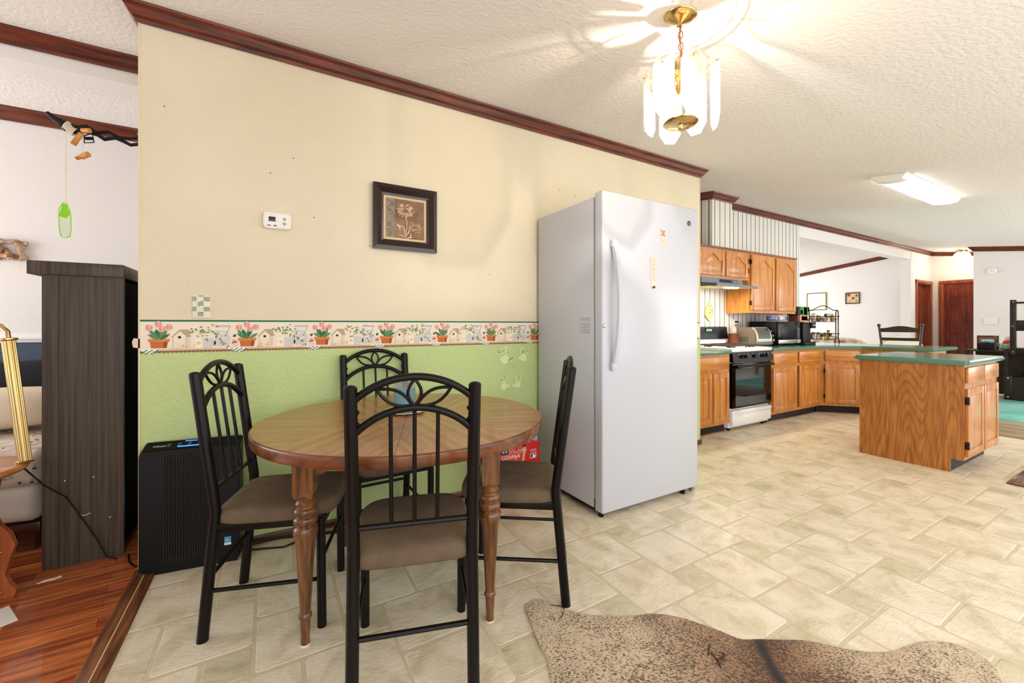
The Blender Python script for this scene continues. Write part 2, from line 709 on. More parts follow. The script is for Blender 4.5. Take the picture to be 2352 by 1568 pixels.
# pale corner beads
mb = MB()
mb.box(XR - 0.002, XR + 0.004, YW - 0.004, YW + 0.03, 0.07, 2.58)
mb.box(XL - 0.004, XL + 0.002, YW - 0.004, YW + 0.03, 0.0, 2.58)
mb.build('corner_bead', mat('corner_bead_paint', (226, 212, 176), 0.5), wall_dining, smooth=0)
struct(MB().box(XL, XR + .02, YW - .012, YW + .001, 0.0, 0.045, bev=.004).build('baseboard_dining', wood('baseboard_wood', (112, 56, 30), (70, 30, 14), 'x', 6)))

# ---- ceilings
mb = MB()
y0, y1 = -1.2, YB + .02
mb.quad([(-3.6, y0, cz(y0)), (12.9, y0, cz(y0)), (12.9, y1, cz(YB)), (-3.6, y1, cz(YB))])
mb.quad([(-3.6, y0, cz(y0) + .08), (12.9, y0, cz(y0) + .08), (12.9, y1, cz(YB) + .08), (-3.6, y1, cz(YB) + .08)])
struct(mb.build('ceiling', M_ceiling, smooth=0))
mb = MB()
ya, yb = YB + BT - .02, 7.2
za, zb = cz(YB + BT), cz(7.2)
mb.quad([(-3.6, ya, za), (12.2, ya, za), (12.2, yb, zb), (-3.6, yb, zb)])
mb.quad([(-3.6, ya, za + .08), (12.2, ya, za + .08), (12.2, yb, zb + .08), (-3.6, yb, zb + .08)])
struct(mb.build('ceiling_far_side', M_ceiling, smooth=0))

# ---- beam along the middle of the house
mb = MB().box(-3.6, XL + .02, YB, YB + BT, ZB, 2.80)
struct(mb.build('trim_2', M_beam, smooth=0))
mb = MB().box(6.98, 11.43, YB, YB + BT, 2.50, 2.80)
struct(mb.build('trim_3', M_beam, smooth=0))

# ---- crown mouldings (dark stained)
CP = [(0, 0), (0, -.085), (.012, -.085), (.016, -.07), (.028, -.058), (.045, -.03), (.058, -.016), (.062, -.004), (.062, 0)]


def crown(name, p, q, out, zp, zq, m, parent=None, ep=0.0, eq=0.0, h=1.0, tiltz=0.0):
    """moulding from p to q (xy), profile growing towards out; zp/zq ceiling heights at the wall"""
    p, q, out = Vector(p), Vector(q), Vector(out)
    d = (q - p).normalized()
    mb = MB()
    R = []
    for base, z, e, sg in ((p, zp, ep, -1), (q, zq, eq, 1)):
        row = []
        for (a, b) in CP:
            xy = base + out * a + d * (sg * e * a)
            row.append(mb.bm.verts.new((xy.x, xy.y, z + b * h + tiltz * a)))
        R.append(row)
    n = len(CP)
    for k in range(n):
        mb.bm.faces.new((R[0][k], R[0][(k + 1) % n], R[1][(k + 1) % n], R[1][k]))
    mb.bm.faces.new(R[0])
    mb.bm.faces.new(R[1][::-1])
    o = mb.build(name, m, parent, smooth=0)
    if parent is None:
        struct(o)
    return o


crown('trim_4', (XL, YW), (XR, YW), (0, -1), cz(YW) + .002, cz(YW) + .002, M_crown, ep=1, eq=1, tiltz=-SL)
crown('trim_5', (XL, YW), (XL, YB), (-1, 0), cz(YW) + .002, cz(YB) + .002, M_crown_y, ep=1, eq=0)
crown('trim_6', (XR, YW), (XR, YB), (1, 0), cz(YW) + .002, cz(YB) + .002, M_crown_y, ep=1, eq=0)
crown('trim_7', (-3.6, YB), (XL, YB), (0, -1), cz(YB) + .002, cz(YB) + .002, M_crown, tiltz=-SL, h=1.1)
crown('trim_8', (4.86, YB), (12.6, YB), (0, -1), cz(YB) + .002, cz(YB) + .002, M_crown, tiltz=-SL, h=1.0)

# ---- room on the left: far wall with chair rail
YF = 4.30
mb = MB()
mb.mi = 0
mb.box(-3.6, XL + .2, YF, YF + .1, 1.06, 2.75)
mb.mi = 1
mb.box(-3.6, XL + .2, YF, YF + .1, 0.0, 1.03)
struct(mb.build('wall_living', [M_white, M_blue], smooth=0))
mb = MB()
mb.box(-3.6, XL + .2, YF - .012, YF + .01, 1.025, 1.085, bev=.003)
mb.box(-3.6, XL + .2, YF - .024, YF + .01, 1.045, 1.065, bev=.004)
struct(mb.build('trim_9', mat('white_trim_paint', (238, 236, 234), 0.4)))
crown('trim_10', (-3.6, YF), (XL + .2, YF), (0, -1), cz(YF) + .004, cz(YF) + .004, M_crown, tiltz=.13)
# wall behind the dining block on the far side, closing the room
struct(MB().box(XL + .1, XL + .2, YB + BT, YF, 0, 2.8).build('wall_living_side', M_white, smooth=0))
struct(MB().box(XL + .1, XL + .2, YF + .1, 7.2, 0, 2.78).build('wall_family_left', M_white, smooth=0))

# ---- kitchen wall with ticking-stripe wallpaper


def stripe_fac(nt, tc):
    sp = nt.nodes.new('ShaderNodeSeparateXYZ')
    nt.links.new(tc.outputs['Object'], sp.inputs[0])
    a = m_math(nt, 'ADD', sp.outputs[0], sp.outputs[1])
    a = m_math(nt, 'MULTIPLY', a, 10.0)
    return m_math(nt, 'FRACT', a)


M_stripe = ramp_mat('ticking_stripe_wallpaper', [(0, (18, 20, 22)), (.11, (236, 233, 228)), (.27, (160, 146, 130)), (.31, (236, 233, 228)),
                                              (.50, (196, 184, 162)), (.60, (236, 234, 230)), (.72, (170, 166, 152)), (.76, (232, 230, 224)), (.92, (196, 196, 188))], stripe_fac)
o = struct(MB().box(XR - .02, 6.98, YB, YB + .16, 0, 2.78).build('wall_kitchen', M_stripe, smooth=0))
MB().box(6.965, 6.99, YB - .004, YB + .165, 0.88, 2.50).build('corner_bead', mat('white_bead', (232, 232, 226), .5), o, smooth=0)
# boxed vent chase above the cabinets
BX0, BX1, BY = 4.50, 4.885, 3.06
o = struct(MB().box(BX0, BX1, BY, YB, 2.06, cz(BY) + .02).build('wall_vent_chase', M_stripe, smooth=0))
crown('crown_moulding', (BX0, BY), (BX1, BY), (0, -1), cz(BY), cz(BY), M_crown, parent=o, ep=1, eq=1, tiltz=-SL)
crown('crown_moulding', (BX0, BY), (BX0, YB), (-1, 0), cz(BY), cz(YB), M_crown_y, parent=o, ep=1)
crown('crown_moulding', (BX1, BY), (BX1, YB), (1, 0), cz(BY), cz(YB), M_crown_y, parent=o, ep=1)
crown('trim_11', (XR, YB), (BX0, YB), (0, -1), cz(YB), cz(YB), M_crown, tiltz=-SL)

# ---- far rooms on the right
mb = MB()
mb.box(11.42, 11.73, YB, YB + BT, 0, 2.80)
mb.box(12.53, 12.9, YB, YB + BT, 0, 2.80)
mb.box(11.73, 12.53, YB, YB + BT, 2.035, 2.80)
struct(mb.build('wall_hall_left', M_white, smooth=0))
struct(MB().box(12.0, 12.1, YB + BT, 7.2, 0, 2.80).build('wall_family_right', M_white, smooth=0))
crown('trim_12', (12.0, YB + BT), (12.0, 7.2), (-1, 0), cz(YB + BT) + .0, cz(7.2), M_crown_y)
mb = MB()
mb.box(12.6, 12.7, 3.11, YB + .02, 0, 2.80)
mb.box(12.6, 12.7, 2.2, 2.33, 0, 2.80)
mb.box(12.6, 12.7, 2.33, 3.11, 2.035, 2.80)
struct(mb.build('wall_hall_end', mat('hall_paint', (236, 228, 220), .7), smooth=0))
struct(MB().box(11.56, 11.66, -1.2, 2.446, 0, 2.72).build('wall_right', M_white, smooth=0))
struct(MB().box(11.66, 12.6, 2.346, 2.446, 0, 2.75).build('wall_hall_right', M_white, smooth=0))
crown('trim_13', (11.56, -1.2), (11.56, 2.446), (-1, 0), cz(-1.2), cz(2.446), M_crown_y, eq=1)
crown('trim_14', (12.6, 2.446), (12.6, YB), (-1, 0), cz(2.446), cz(YB), M_crown_y)
crown('trim_15', (11.56, 2.446), (12.6, 2.446), (0, 1), cz(2.446), cz(2.446), M_crown, ep=1)
# long outside wall behind the camera is window and sliding door openings: only its piers and the head
mbp = MB()
mbp.box(-3.6, 12.9, -1.25, -1.2, 2.03, cz(-1.2) + .1)
for xa, xb in ((-3.6, -2.2), (5.0, 5.6), (12.0, 12.9)):
    mbp.box(xa, xb, -1.25, -1.2, 0, 2.1)
struct(mbp.build('wall_front', M_white, smooth=0))


# ---- six-panel doors
def panel_door(name, w, h, n_extra=None):
    """door in local xz, front towards -y, hinge at x=0; cased opening"""
    e = bpy.data.objects.new(name, None)
    C.objects.link(e)
    e['kind'] = 'structure'
    t = .07
    mb = MB()
    mb.box(-t, 0, -.02, .06, 0, h + t, bev=.005)
    mb.box(w, w + t, -.02, .06, 0, h + t, bev=.005)
    mb.box(-t, w + t, -.022, .06, h, h + t, bev=.005)
    mb.box(0, .014, .0, .16, 0, h)
    mb.box(w - .014, w, .0, .16, 0, h)
    mb.box(0, w, .0, .16, h - .014, h)
    mb.build('door_casing', M_doort, e)
    mb = MB()
    mb.box(0.003, w - .003, .012, .05, 0.01, h - .003)
    cols = [(.12 * w, .44 * w), (.56 * w, .88 * w)]
    rows = [(.12 * h, .40 * h), (.47 * h, .80 * h), (.85 * h, .95 * h)]
    for (a, b) in cols:
        for (c, d) in rows:
            # raised field with a sunk moulding around it
            k = .022
            mb.quad([(a, .0118, c), (b, .0118, c), (b - k, .0195, c + k), (a + k, .0195, c + k)])
            mb.quad([(a, .0118, d), (b, .0118, d), (b - k, .0195, d - k), (a + k, .0195, d - k)])
            mb.quad([(a, .0118, c), (a, .0118, d), (a + k, .0195, d - k), (a + k, .0195, c + k)])
            mb.quad([(b, .0118, c), (b, .0118, d), (b - k, .0195, d - k), (b - k, .0195, c + k)])
            mb.box(a + .006, b - .006, .004, .0125, c + .006, d - .006, bev=.0055, seg=1)
    leaf = mb.build('door_leaf', M_doorw, e, smooth=25)
    return e, leaf


# door at the end of the hall (faces -x)
d2, leaf = panel_door('door_2', 0.78, 2.035)
d2.location = (12.598, 3.11, 0)
d2.rotation_euler = (0, 0, -PI / 2)
mb = MB()
mb.tube([(.38, .0, 1.98), (.38, -.012, 1.98), (.38, -.014, 2.02)], .005, 6)
mb.build('hook', M_brass, leaf)
MB().sphere((0.71, -.03, .96), .028).lathe([(.03, -.012), (.03, 0)], 16, M=Matrix.Translation((.71, .012, .96)) @ RX90).build('door_knob', M_brass, leaf)
# door in the left side of the hall, set deep in its opening (faces -y)
d1, leaf = panel_door('door_1', 0.80, 2.035)
d1.location = (11.73, YB - .002, 0)
for ch in d1.children:
    if ch.name.startswith('door_leaf'):
        ch.location.y = .07
MB().sphere((0.08, -.045, .97), .028).tube([(.08, .01, .97), (.08, -.03, .97)], .012).build('door_knob', M_brass, leaf)

# ================================================================== wall details (paper border, hand prints)
# border as printed wallpaper: flat coloured shapes in layers a fraction of a millimetre apart
BZ0, BZ1 = 1.012, 1.174
PER = 0.356
BM = {}


def bcol(n, c):
    BM[n] = mat('border_' + n, c, 0.6, spec=0.2)


for n, c in dict(paper=(238, 224, 204), green=(32, 112, 78), shelf=(214, 178, 140), scallop=(150, 108, 80), pot=(196, 112, 58), potrim=(212, 132, 76),
                 potdark=(150, 80, 44), leaf=(94, 140, 92), leaf2=(60, 110, 70), tulip=(236, 178, 168), tulip2=(218, 146, 138), house=(236, 224, 200),
                 roof=(186, 164, 126), hole=(40, 44, 42), ivy=(136, 156, 78), ivy2=(92, 128, 66), can=(208, 206, 200), can2=(184, 184, 182),
                 packet=(234, 202, 186), packet2=(190, 92, 62), nest=(226, 208, 172), yellow=(236, 204, 100), outline=(170, 150, 120), packw=(246, 236, 226)).items():
    bcol(n, c)
bnames = list(BM)
mb = MB()


def shp(pts, col, lay, x0=0.0, s=0.001):
    """polygon in border coordinates (x, z in m from the border's bottom)"""
    mb.mi = bnames.index(col)
    vs = [mb.bm.verts.new((x0 + p[0], YW - 0.0012 - lay * 0.00025, BZ0 + p[1])) for p in pts]
    f = mb.bm.faces.new(vs)
    f.material_index = mb.mi


def ell(cx_, cz_, rx, rz, rot=0, n=10):
    r = []
    for i in range(n):
        t = 2 * PI * i / n
        a, b = rx * math.cos(t), rz * math.sin(t)
        r.append((cx_ + a * math.cos(rot) - b * math.sin(rot), cz_ + a * math.sin(rot) + b * math.cos(rot)))
    return r


def leafp(cx_, cz_, L_, w_, rot, n=6):
    up = [(i / n * L_, w_ * math.sin(PI * i / n)) for i in range(n + 1)]
    dn = [(i / n * L_, -w_ * math.sin(PI * i / n)) for i in range(n - 1, 0, -1)]
    return [(cx_ + a * math.cos(rot) - b * math.sin(rot), cz_ + a * math.sin(rot) + b * math.cos(rot)) for a, b in up + dn]


x_lo, x_hi = XL - .0, XR
shp([(x_lo, .012), (x_hi, .012), (x_hi, .155), (x_lo, .155)], 'paper', 0)
shp([(x_lo, .154), (x_hi, .154), (x_hi, .1625), (x_lo, .1625)], 'green', 1)
shp([(x_lo, .010), (x_hi, .010), (x_hi, .021), (x_lo, .021)], 'shelf', 1)
n = int((x_hi - x_lo) / .0162)
for i in range(n):
    xc = x_lo + .0162 * (i + .5)
    shp([(xc - .0081, .012)] + [(xc - .0081 + .0162 * k / 6, .006 - .006 * math.sin(PI * k / 6) + .002) for k in range(7)] + [(xc + .0081, .012)], 'scallop', 1)
br = random.Random(11)
k0 = 0
x = -0.470
while x < XR + .2:
    ok = lambda a, b: a > x_lo and b < x_hi
    # chequered cloth under the seed packet
    if x - .08 > x_lo - .05:
        cx0 = x - .045
        shp([(max(cx0 - .05, x_lo), .021), (cx0 + .045, .021), (cx0 + .022, .0), (cx0 - .0, .001)], 'packw', 2)
        for r_ in range(4):
            for c_ in range(9):
                if (r_ + c_) % 2:
                    continue
                ax, az = cx0 - .045 + c_ * .01 + r_ * .003, .019 - r_ * .005
                if abs(ax - cx0) < .042 - r_ * .009 and ax > x_lo + .004:
                    shp([(ax, az), (ax + .008, az), (ax + .0095, az - .0045), (ax + .0015, az - .0045)], 'green', 3)
    # seed packet
    px_ = x - .053
    if px_ - .02 > x_lo:
        c, s_ = math.cos(.28), math.sin(.28)
        rot = lambda a, b: (px_ + a * c - b * s_, .044 + a * s_ + b * c)
        shp([rot(-.016, -.023), rot(.016, -.023), rot(.016, .023), rot(-.016, .023)], 'packw', 4)
        shp([rot(-.013, -.020), rot(.013, -.020), rot(.013, .014), rot(-.013, .014)], 'packet', 5)
        shp([rot(-.012, .002), rot(.012, .002), rot(.012, .008), rot(0, .013), rot(-.012, .008)], 'packet2', 6)
        shp([rot(-.010, .015), rot(.010, .015), rot(.010, .020), rot(-.010, .020)], 'roof', 6)
        shp(leafp(px_ - .008, .075, .02, .007, .9), 'leaf2', 2)
    # tulip pot
    if ok(x - .05, x + .05):
        shp([(x - .029, .027), (x + .029, .027), (x + .034, .062), (x - .034, .062)], 'pot', 4)
        shp([(x + .010, .027), (x + .029, .027), (x + .034, .062), (x + .014, .062)], 'potdark', 5)
        shp([(x - .012, .027), (x + .016, .027), (x + .018, .062), (x - .012, .062)], 'pot', 6)
        shp([(x - .039, .057), (x + .039, .057), (x + .041, .071), (x - .041, .071)], 'potrim', 7)
        for a, L_, w_ in ((2.2, .060, .008), (1.9, .052, .009), (1.25, .060, .008), (.95, .055, .009), (1.57, .05, .008), (2.6, .05, .007), (.6, .048, .007)):
            shp(leafp(x + br.uniform(-.012, .012), .068, L_, w_, a), br.choice(['leaf', 'leaf2', 'leaf']), 8 + br.random() * 3)
        for a, b in ((-.036, .125), (-.002, .142), (.012, .118), (.038, .128)):
            shp(ell(x + a, b, .0125, .0155, 0), 'tulip', 12)
            shp(leafp(x + a - .004, b - .014, .028, .0045, 1.7), 'tulip2', 13)
            shp(leafp(x + a + .005, b - .014, .026, .003, 1.35), 'tulip2', 13)
    # bird house
    hx = x + .083
    if ok(hx - .04, hx + .04):
        shp([(hx - .030, .024), (hx + .020, .024), (hx + .020, .083), (hx - .004, .108), (hx - .030, .083)], 'house', 4)
        shp([(hx + .020, .024), (hx + .034, .030), (hx + .034, .086), (hx + .020, .083)], 'nest', 4)
        shp([(hx - .037, .079), (hx - .004, .116), (hx + .030, .116), (hx + .040, .080), (hx + .026, .078), (hx - .003, .108), (hx - .033, .076)], 'roof', 5)
        shp(ell(hx - .005, .078, .0065, .0065), 'hole', 6)
        shp([(hx - .0304, .024), (hx - .0290, .024), (hx - .0290, .083), (hx - .0304, .083)], 'outline', 6)
        shp([(hx + .0194, .024), (hx + .0206, .024), (hx + .0206, .083), (hx + .0194, .083)], 'outline', 6)
        for i in range(16):
            a = br.uniform(-.035, .05)
            shp(leafp(hx + a, br.uniform(.022, .036), .022, .0012, br.uniform(-.5, 3.3)), br.choice(['nest', 'outline', 'shelf', 'nest']), 7 + br.random())
    # yellow packet and white mug with ivy
    ix = x + .185
    if ok(ix - .07, ix + .08):
        shp([(ix - .045, .026), (ix - .020, .026), (ix - .020, .066), (ix - .045, .066)], 'packw', 3)
        shp(ell(ix - .032, .048, .009, .009), 'yellow', 4)
        shp([(ix - .014, .022), (ix + .022, .022), (ix + .026, .072), (ix - .016, .072)], 'can', 3)
        mbp_ = ell(ix + .026, .048, .012, .014)
        shp(mbp_, 'can2', 2)
        # watering can
        wx = x + .250
        if wx + .05 < x_hi:
            shp([(wx - .035, .030), (wx + .030, .030), (wx + .034, .070), (wx + .020, .108), (wx - .030, .112)], 'can', 2)
            shp([(wx - .034, .128), (wx + .032, .128), (wx + .032, .136), (wx - .034, .136)], 'can2', 3)
            shp([(wx + .032, .134), (wx + .036, .134), (wx + .012, .078), (wx + .008, .080)], 'can2', 3)
            shp(ell(wx - .003, .082, .018, .018), 'packw', 3)
            shp(ell(wx - .003, .082, .014, .014), 'can', 4)
        for i in range(46):
            t = br.random()
            if t < .55:
                a, b = ix + br.gauss(.008, .026), br.gauss(.105, .017)
            elif t < .78:
                u_ = br.random()
                a, b = ix + .028 + .06 * u_, .095 - .068 * u_ + br.uniform(-.006, .006)
            else:
                a, b = ix - .045 + br.uniform(-.02, .03), br.uniform(.10, .13)
            b = min(b, .143)
            shp(leafp(a, b, .011, .0034, br.uniform(0, 6.28)), br.choice(['ivy', 'ivy2', 'leaf', 'ivy']), 6 + br.random() * 4)
    x += PER
o = mb.build('wallpaper_border', [BM[n_] for n_ in bnames], wall_dining, smooth=0)
# small torn curl of border sticking out past the corner
mb = MB()
mb.prism([(XL - .022, 1.045), (XL + .004, 1.04), (XL + .004, 1.085), (XL - .020, 1.088), (XL - .026, 1.07)], YW - .004, YW - .002, 'xz')
mb.build('torn_paper_curl', mat('torn_paper', (226, 198, 178), .7), wall_dining, smooth=0)

M_print = mat('pale_green_hand_paint', (222, 234, 184), 0.6)


def handprint(cx_, cz_, s_, flip=1, rot=0.0, spread=1.0, seed=0):
    r = random.Random(seed)
    mb = MB()
    lay = [0]

    def sh(pts):
        lay[0] += 1
        c, s2 = math.cos(rot), math.sin(rot)
        vs = [mb.bm.verts.new((cx_ + (p[0] * c - p[1] * s2) * s_ * flip, YW - .0011 - lay[0] * .00005, cz_ + (p[0] * s2 + p[1] * c) * s_)) for p in pts]
        mb.bm.faces.new(vs)

    def blob(pts, j=.06):
        sh([(a + r.uniform(-j, j) * .06, b + r.uniform(-j, j) * .06) for a, b in pts])
    # palm: crescent like
    blob(ell(0, -.01, .036, .034, 0, 16), .12)
    blob(ell(.004, -.03, .03, .016, .2, 12), .12)
    for a, L_, w_, b in ((-.55, .040, .0065, -.030), (-.16, .052, .007, -.012), (.08, .056, .007, .010), (.36, .046, .0065, .030)):
        a2 = PI / 2 - a * spread
        sx, sz = b, .028
        for q in (0.12, .5, .86):
            l2 = L_ * q
            blob(ell(sx + math.cos(a2) * l2, sz + math.sin(a2) * l2, w_, L_ * .17, a2 - PI / 2, 8), .15)
    blob(leafp(.022, -.03, .058, .009, .45), .1)
    return mb.build('handprint', M_print, wall_dining, smooth=0)


handprint(1.418, .918, .95, 1, .05, 1.1, 1)
handprint(1.575, .925, .80, -1, .05, 1.0, 2)
handprint(1.411, .728, .72, 1, .1, .25, 3)
handprint(1.528, .733, .68, -1, -.1, .2, 4)
# faint pencil scribble below the prints
mb = MB()
r = random.Random(5)
for (sx, sz, n_) in ((1.43, .868, 8), (1.45, .848, 5), (1.44, .685, 6)):
    for i in range(n_):
        a = sx + i * .013
        pts = [(a + r.uniform(0, .009), YW - .0012, sz + r.uniform(-.006, .006)) for _ in range(4)]
        mb.tube(pts, .00045, 4)
mb.build('pencil_scribble', mat('pencil', (128, 140, 92), .7), wall_dining, smooth=0)
mb = MB()
for (px_, pz_) in ((1.895, 2.18), (2.05, 2.16), (.10, 2.06), (-.01, 1.96), (.72, 2.0), (.5, 1.62), (.2, 1.75), (-.45, 2.2), (1.3, 1.5)):
    mb.sphere((px_, YW, pz_), .0035, u=6, v=4)
mb.build('nail_hole', mat('nail_hole_dark', (110, 90, 60), .7), wall_dining, smooth=0)

# ================================================================== KITCHEN
M_hinge = mat('dark_hinge', (40, 30, 24), .4, metal=.6)


def cab_door(parent, x0, x1, z0, z1, arch=0.0, y=0.0, name='cabinet_door', hinges=None, st=.052):
    """raised-panel oak door in the plane y (front towards -y)"""
    mb = MB()
    mb.box(x0, x1, y - .012, y - .001, z0, z1, bev=.002, seg=1)
    yf, yb = y - .020, y - .011
    mb.box(x0, x0 + st, yf, yb, z0, z1, bev=.003)
    mb.box(x1 - st, x1, yf, yb, z0, z1, bev=.003)
    mb.box(x0 + st - .002, x1 - st + .002, yf, yb, z0, z0 + st, bev=.003)
    xa, xb = x0 + st, x1 - st

    def top(u):
        if arch <= 0:
            return z1 - st
        f = 0 if (u < .12 or u > .88) else math.sin(PI * (u - .12) / .76) ** 1.3
        return z1 - st - arch + arch * f
    N = 20 if arch > 0 else 1
    us = [i / N for i in range(N + 1)]
    mb.prism([(xa - .002, z1 - .001), (xa - .002, top(0))] + [(xa + (xb - xa) * u, top(u)) for u in us] + [(xb + .002, top(1)), (xb + .002, z1 - .001)], yf, yb, 'xz')
    # raised field
    k = min(.032, (xb - xa) * .22)
    out = [(xa, z0 + st)] + [(xb, z0 + st)] + [(xa + (xb - xa) * u, top(u)) for u in reversed(us)]
    inn = [(xa + k, z0 + st + k)] + [(xb - k, z0 + st + k)] + [(xa + k + (xb - xa - 2 * k) * u, top(u) - k) for u in reversed(us)]
    sh = .008
    mid = [(p[0] + (q[0] - p[0]) * sh / k, p[1] + (q[1] - p[1]) * sh / k) for p, q in zip(out, inn)]
    n = len(out)
    A = [mb.bm.verts.new((p[0], y - .0125, p[1])) for p in mid]
    B = [mb.bm.verts.new((p[0], y - .0195, p[1])) for p in inn]
    for i in range(n):
        mb.bm.faces.new((A[i], A[(i + 1) % n], B[(i + 1) % n], B[i]))
    mb.bm.faces.new(B)
    o = mb.build(name, M_oak, parent, smooth=30)
    if hinges:
        for hz in (z0 + .09 * (1 if z1 - z0 < .4 else 1), z1 - .09):
            mh = MB()
            hx = x0 - .004 if hinges == 'l' else x1 + .004
            mh.box(hx - .006, hx + .006, y - .022, y - .002, hz - .028, hz + .028, bev=.003)
            mh.tube([(hx, y - .022, hz - .03), (hx, y - .022, hz + .03)], .005, 8)
            mh.build('hinge', M_hinge, o)
    return o


def cab_drawer(parent, x0, x1, z0, z1, y=0.0):
    mb = MB()
    mb.box(x0, x1, y - .020, y - .001, z0, z1, bev=.005, seg=2)
    return mb.build('drawer_front', M_oak_x, parent)


ZC0, ZC = .842, .88


def base_unit(name, label, x0, x1, doors, drawers, loc, rotz=0.0, depth=.56, body=None, group='oak base cabinets'):
    """base cabinet in local coordinates, face at y=0 looking to -y"""
    t = thing(name, label, 'cabinet', loc, rotz, group)
    if body is None:
        MB().box(x0, x1, 0, depth, .10, ZC0).build('cabinet_body', M_oak, t, smooth=0)
        mb = MB()
        mb.box(x0 + .004, x1 - .004, .06, depth, 0, .101)
        mb.build('toe_kick', M_kick, t, smooth=0)
        mb = MB()
        mb.box(x0, x1, .048, .061, 0, .014, bev=.004)
        mb.build('shoe_moulding', wood('shoe_moulding_wood', (140, 72, 40), (96, 44, 22), 'x', 6), t)
    for (a, b, h) in doors:
        cab_door(t, a, b, .135, .645, 0, hinges=h)
    for (a, b) in drawers:
        cab_drawer(t, a, b, .685, .815)
    return t


base_unit('base_cabinet', 'oak base cabinet with one drawer and two doors left of the stove', 3.60, 4.232,
          [(3.64, 3.915, None), (3.935, 4.205, None)], [(3.64, 4.205)], (0, 2.68, 0))
base_unit('base_cabinet', 'oak base cabinet with two drawers and two doors right of the stove', 5.035, 6.20,
          [(5.06, 5.585, None), (5.64, 6.17, None)], [(5.06, 5.585), (5.64, 6.17)], (0, 2.68, 0))
MB().box(5.594, 5.631, -.0015, .01, .14, .64).build('dark_gap', M_black, bpy.data.objects['base_cabinet.001'], smooth=0)
# corner unit set at 45 degrees
t = thing('corner_cabinet', 'oak corner base cabinet set diagonally with one wide drawer and door', 'cabinet', (6.205, 2.68, 0), 0, 'oak base cabinets')
a45 = -PI / 4
Mc = Matrix.Rotation(a45, 4, 'Z')
mb = MB()
mb.prism([(0, 0), (.325, -.325), (.99, -.325), (.99, .60), (0, .60)], .10, ZC0, 'xy')
mb.build('cabinet_body', M_oak, t, smooth=0)
mb = MB()
mb.prism([(.02, .06), (.375, -.295), (.9, -.295), (.9, .58), (.02, .58)], 0, .101, 'xy')
mb.build('toe_kick', M_kick, t, smooth=0)
mb = MB()
mb.prism([(.0, .045), (.36, -.315), (.375, -.300), (.015, .06)], 0, .014, 'xy')
mb.build('shoe_moulding', MATS['shoe_moulding_wood'], t, smooth=0)
wdiag = .325 * math.sqrt(2)
d = cab_door(t, .045, wdiag - .03, .135, .645, 0, hinges='l')
d.rotation_euler = (0, 0, a45)
d = cab_drawer(t, .045, wdiag - .03, .685, .815)
d.rotation_euler = (0, 0, a45)
# peninsula unit, faces -x
t = base_unit('peninsula_cabinet', 'oak cabinet carrying the green peninsula counter behind the island', 0.0, .62,
              [(.03, .59, 'r')], [(.03, .59)], (6.532, 2.352, 0), -PI / 2, depth=.58)

# counters
mb = MB()
mb.prism([(5.03, 2.65), (6.192, 2.65), (6.50, 2.342), (6.50, 1.69), (7.37, 1.69), (7.37, 3.50), (6.995, 3.50), (6.995, 3.296), (5.03, 3.296)], ZC0, ZC, 'xy', bev=.008)
tag(mb.build('countertop', M_counter, smooth=40), 'green laminate countertop bending from the stove to the peninsula', 'countertop')
tag(MB().box(3.575, 4.235, 2.65, 3.296, ZC0, ZC, bev=.008).build('countertop', M_counter), 'short green countertop left of the white stove', 'countertop')

# island
t = thing('kitchen_island', 'free-standing oak kitchen island with green top in the middle of the kitchen', 'kitchen island', (4.59, 1.02, 0))
mb = MB()
mb.prism([(0, .105), (.075, .105), (.075, 0), (.655, 0), (.655, ZC0), (0, ZC0)], 0, .012, 'yz')
mb.build('side_panel', M_oak_side, t, smooth=0)
mb = MB()
mb.prism([(0, .105), (.075, .105), (.075, 0), (.655, 0), (.655, ZC0), (0, ZC0)], .878, .89, 'yz')
mb.build('side_panel', M_oak_side, t, smooth=0)
MB().box(.012, .878, .004, .65, .105, ZC0 - .001).build('cabinet_body', M_oak, t, smooth=0)
MB().box(.012, .878, .08, .64, 0, .105).build('toe_kick', M_kick, t, smooth=0)
cab_door(t, .035, .445, .130, .655, 0, y=.004, hinges='l')
cab_door(t, .465, .868, .130, .655, 0, y=.004, hinges=None)
cab_drawer(t, .035, .445, .700, .820, y=.004)
cab_drawer(t, .465, .868, .700, .820, y=.004)
mb = MB()
mb.prism([(-.04, -.045 + .02), (-.02, -.045), (.915, -.045), (.93, -.03), (.93, .685), (-.04, .685)], ZC0, ZC, 'xy', bev=.012)
mb.build('island_top', M_counter, t, smooth=40)

# upper cabinets
t = thing('upper_cabinet', 'short oak wall cabinet with two arched doors above the range hood', 'cabinet', (0, 3.0, 0), 0, 'oak wall cabinets')
MB().box(3.70, 5.128, 0, .298, 1.70, 2.045).build('cabinet_body', M_oak_x, t, smooth=0)
cab_door(t, 4.16, 4.625, 1.728, 2.028, .075)
cab_door(t, 4.655, 5.098, 1.728, 2.028, .075, hinges='r')
cab_door(t, 3.72, 4.13, 1.728, 2.028, .075)
MB().box(3.69, 5.13, -.022, .298, 2.045, 2.066, bev=.005).build('top_moulding', wood('oak_top_moulding', (150, 86, 44), (104, 52, 24), 'x', 6), t)
t = thing('upper_cabinet', 'tall oak wall cabinet with two arched doors above the microwave', 'cabinet', (0, 3.0, 0), 0, 'oak wall cabinets')
MB().box(5.131, 6.25, 0, .298, 1.30, 2.045).build('cabinet_body', M_oak, t, smooth=0)
cab_door(t, 5.165, 5.695, 1.335, 2.028, .085, hinges='l')
cab_door(t, 5.735, 6.225, 1.335, 2.028, .085)
MB().box(5.131, 6.262, -.022, .298, 2.045, 2.066, bev=.005).build('top_moulding', MATS['oak_top_moulding'], t)

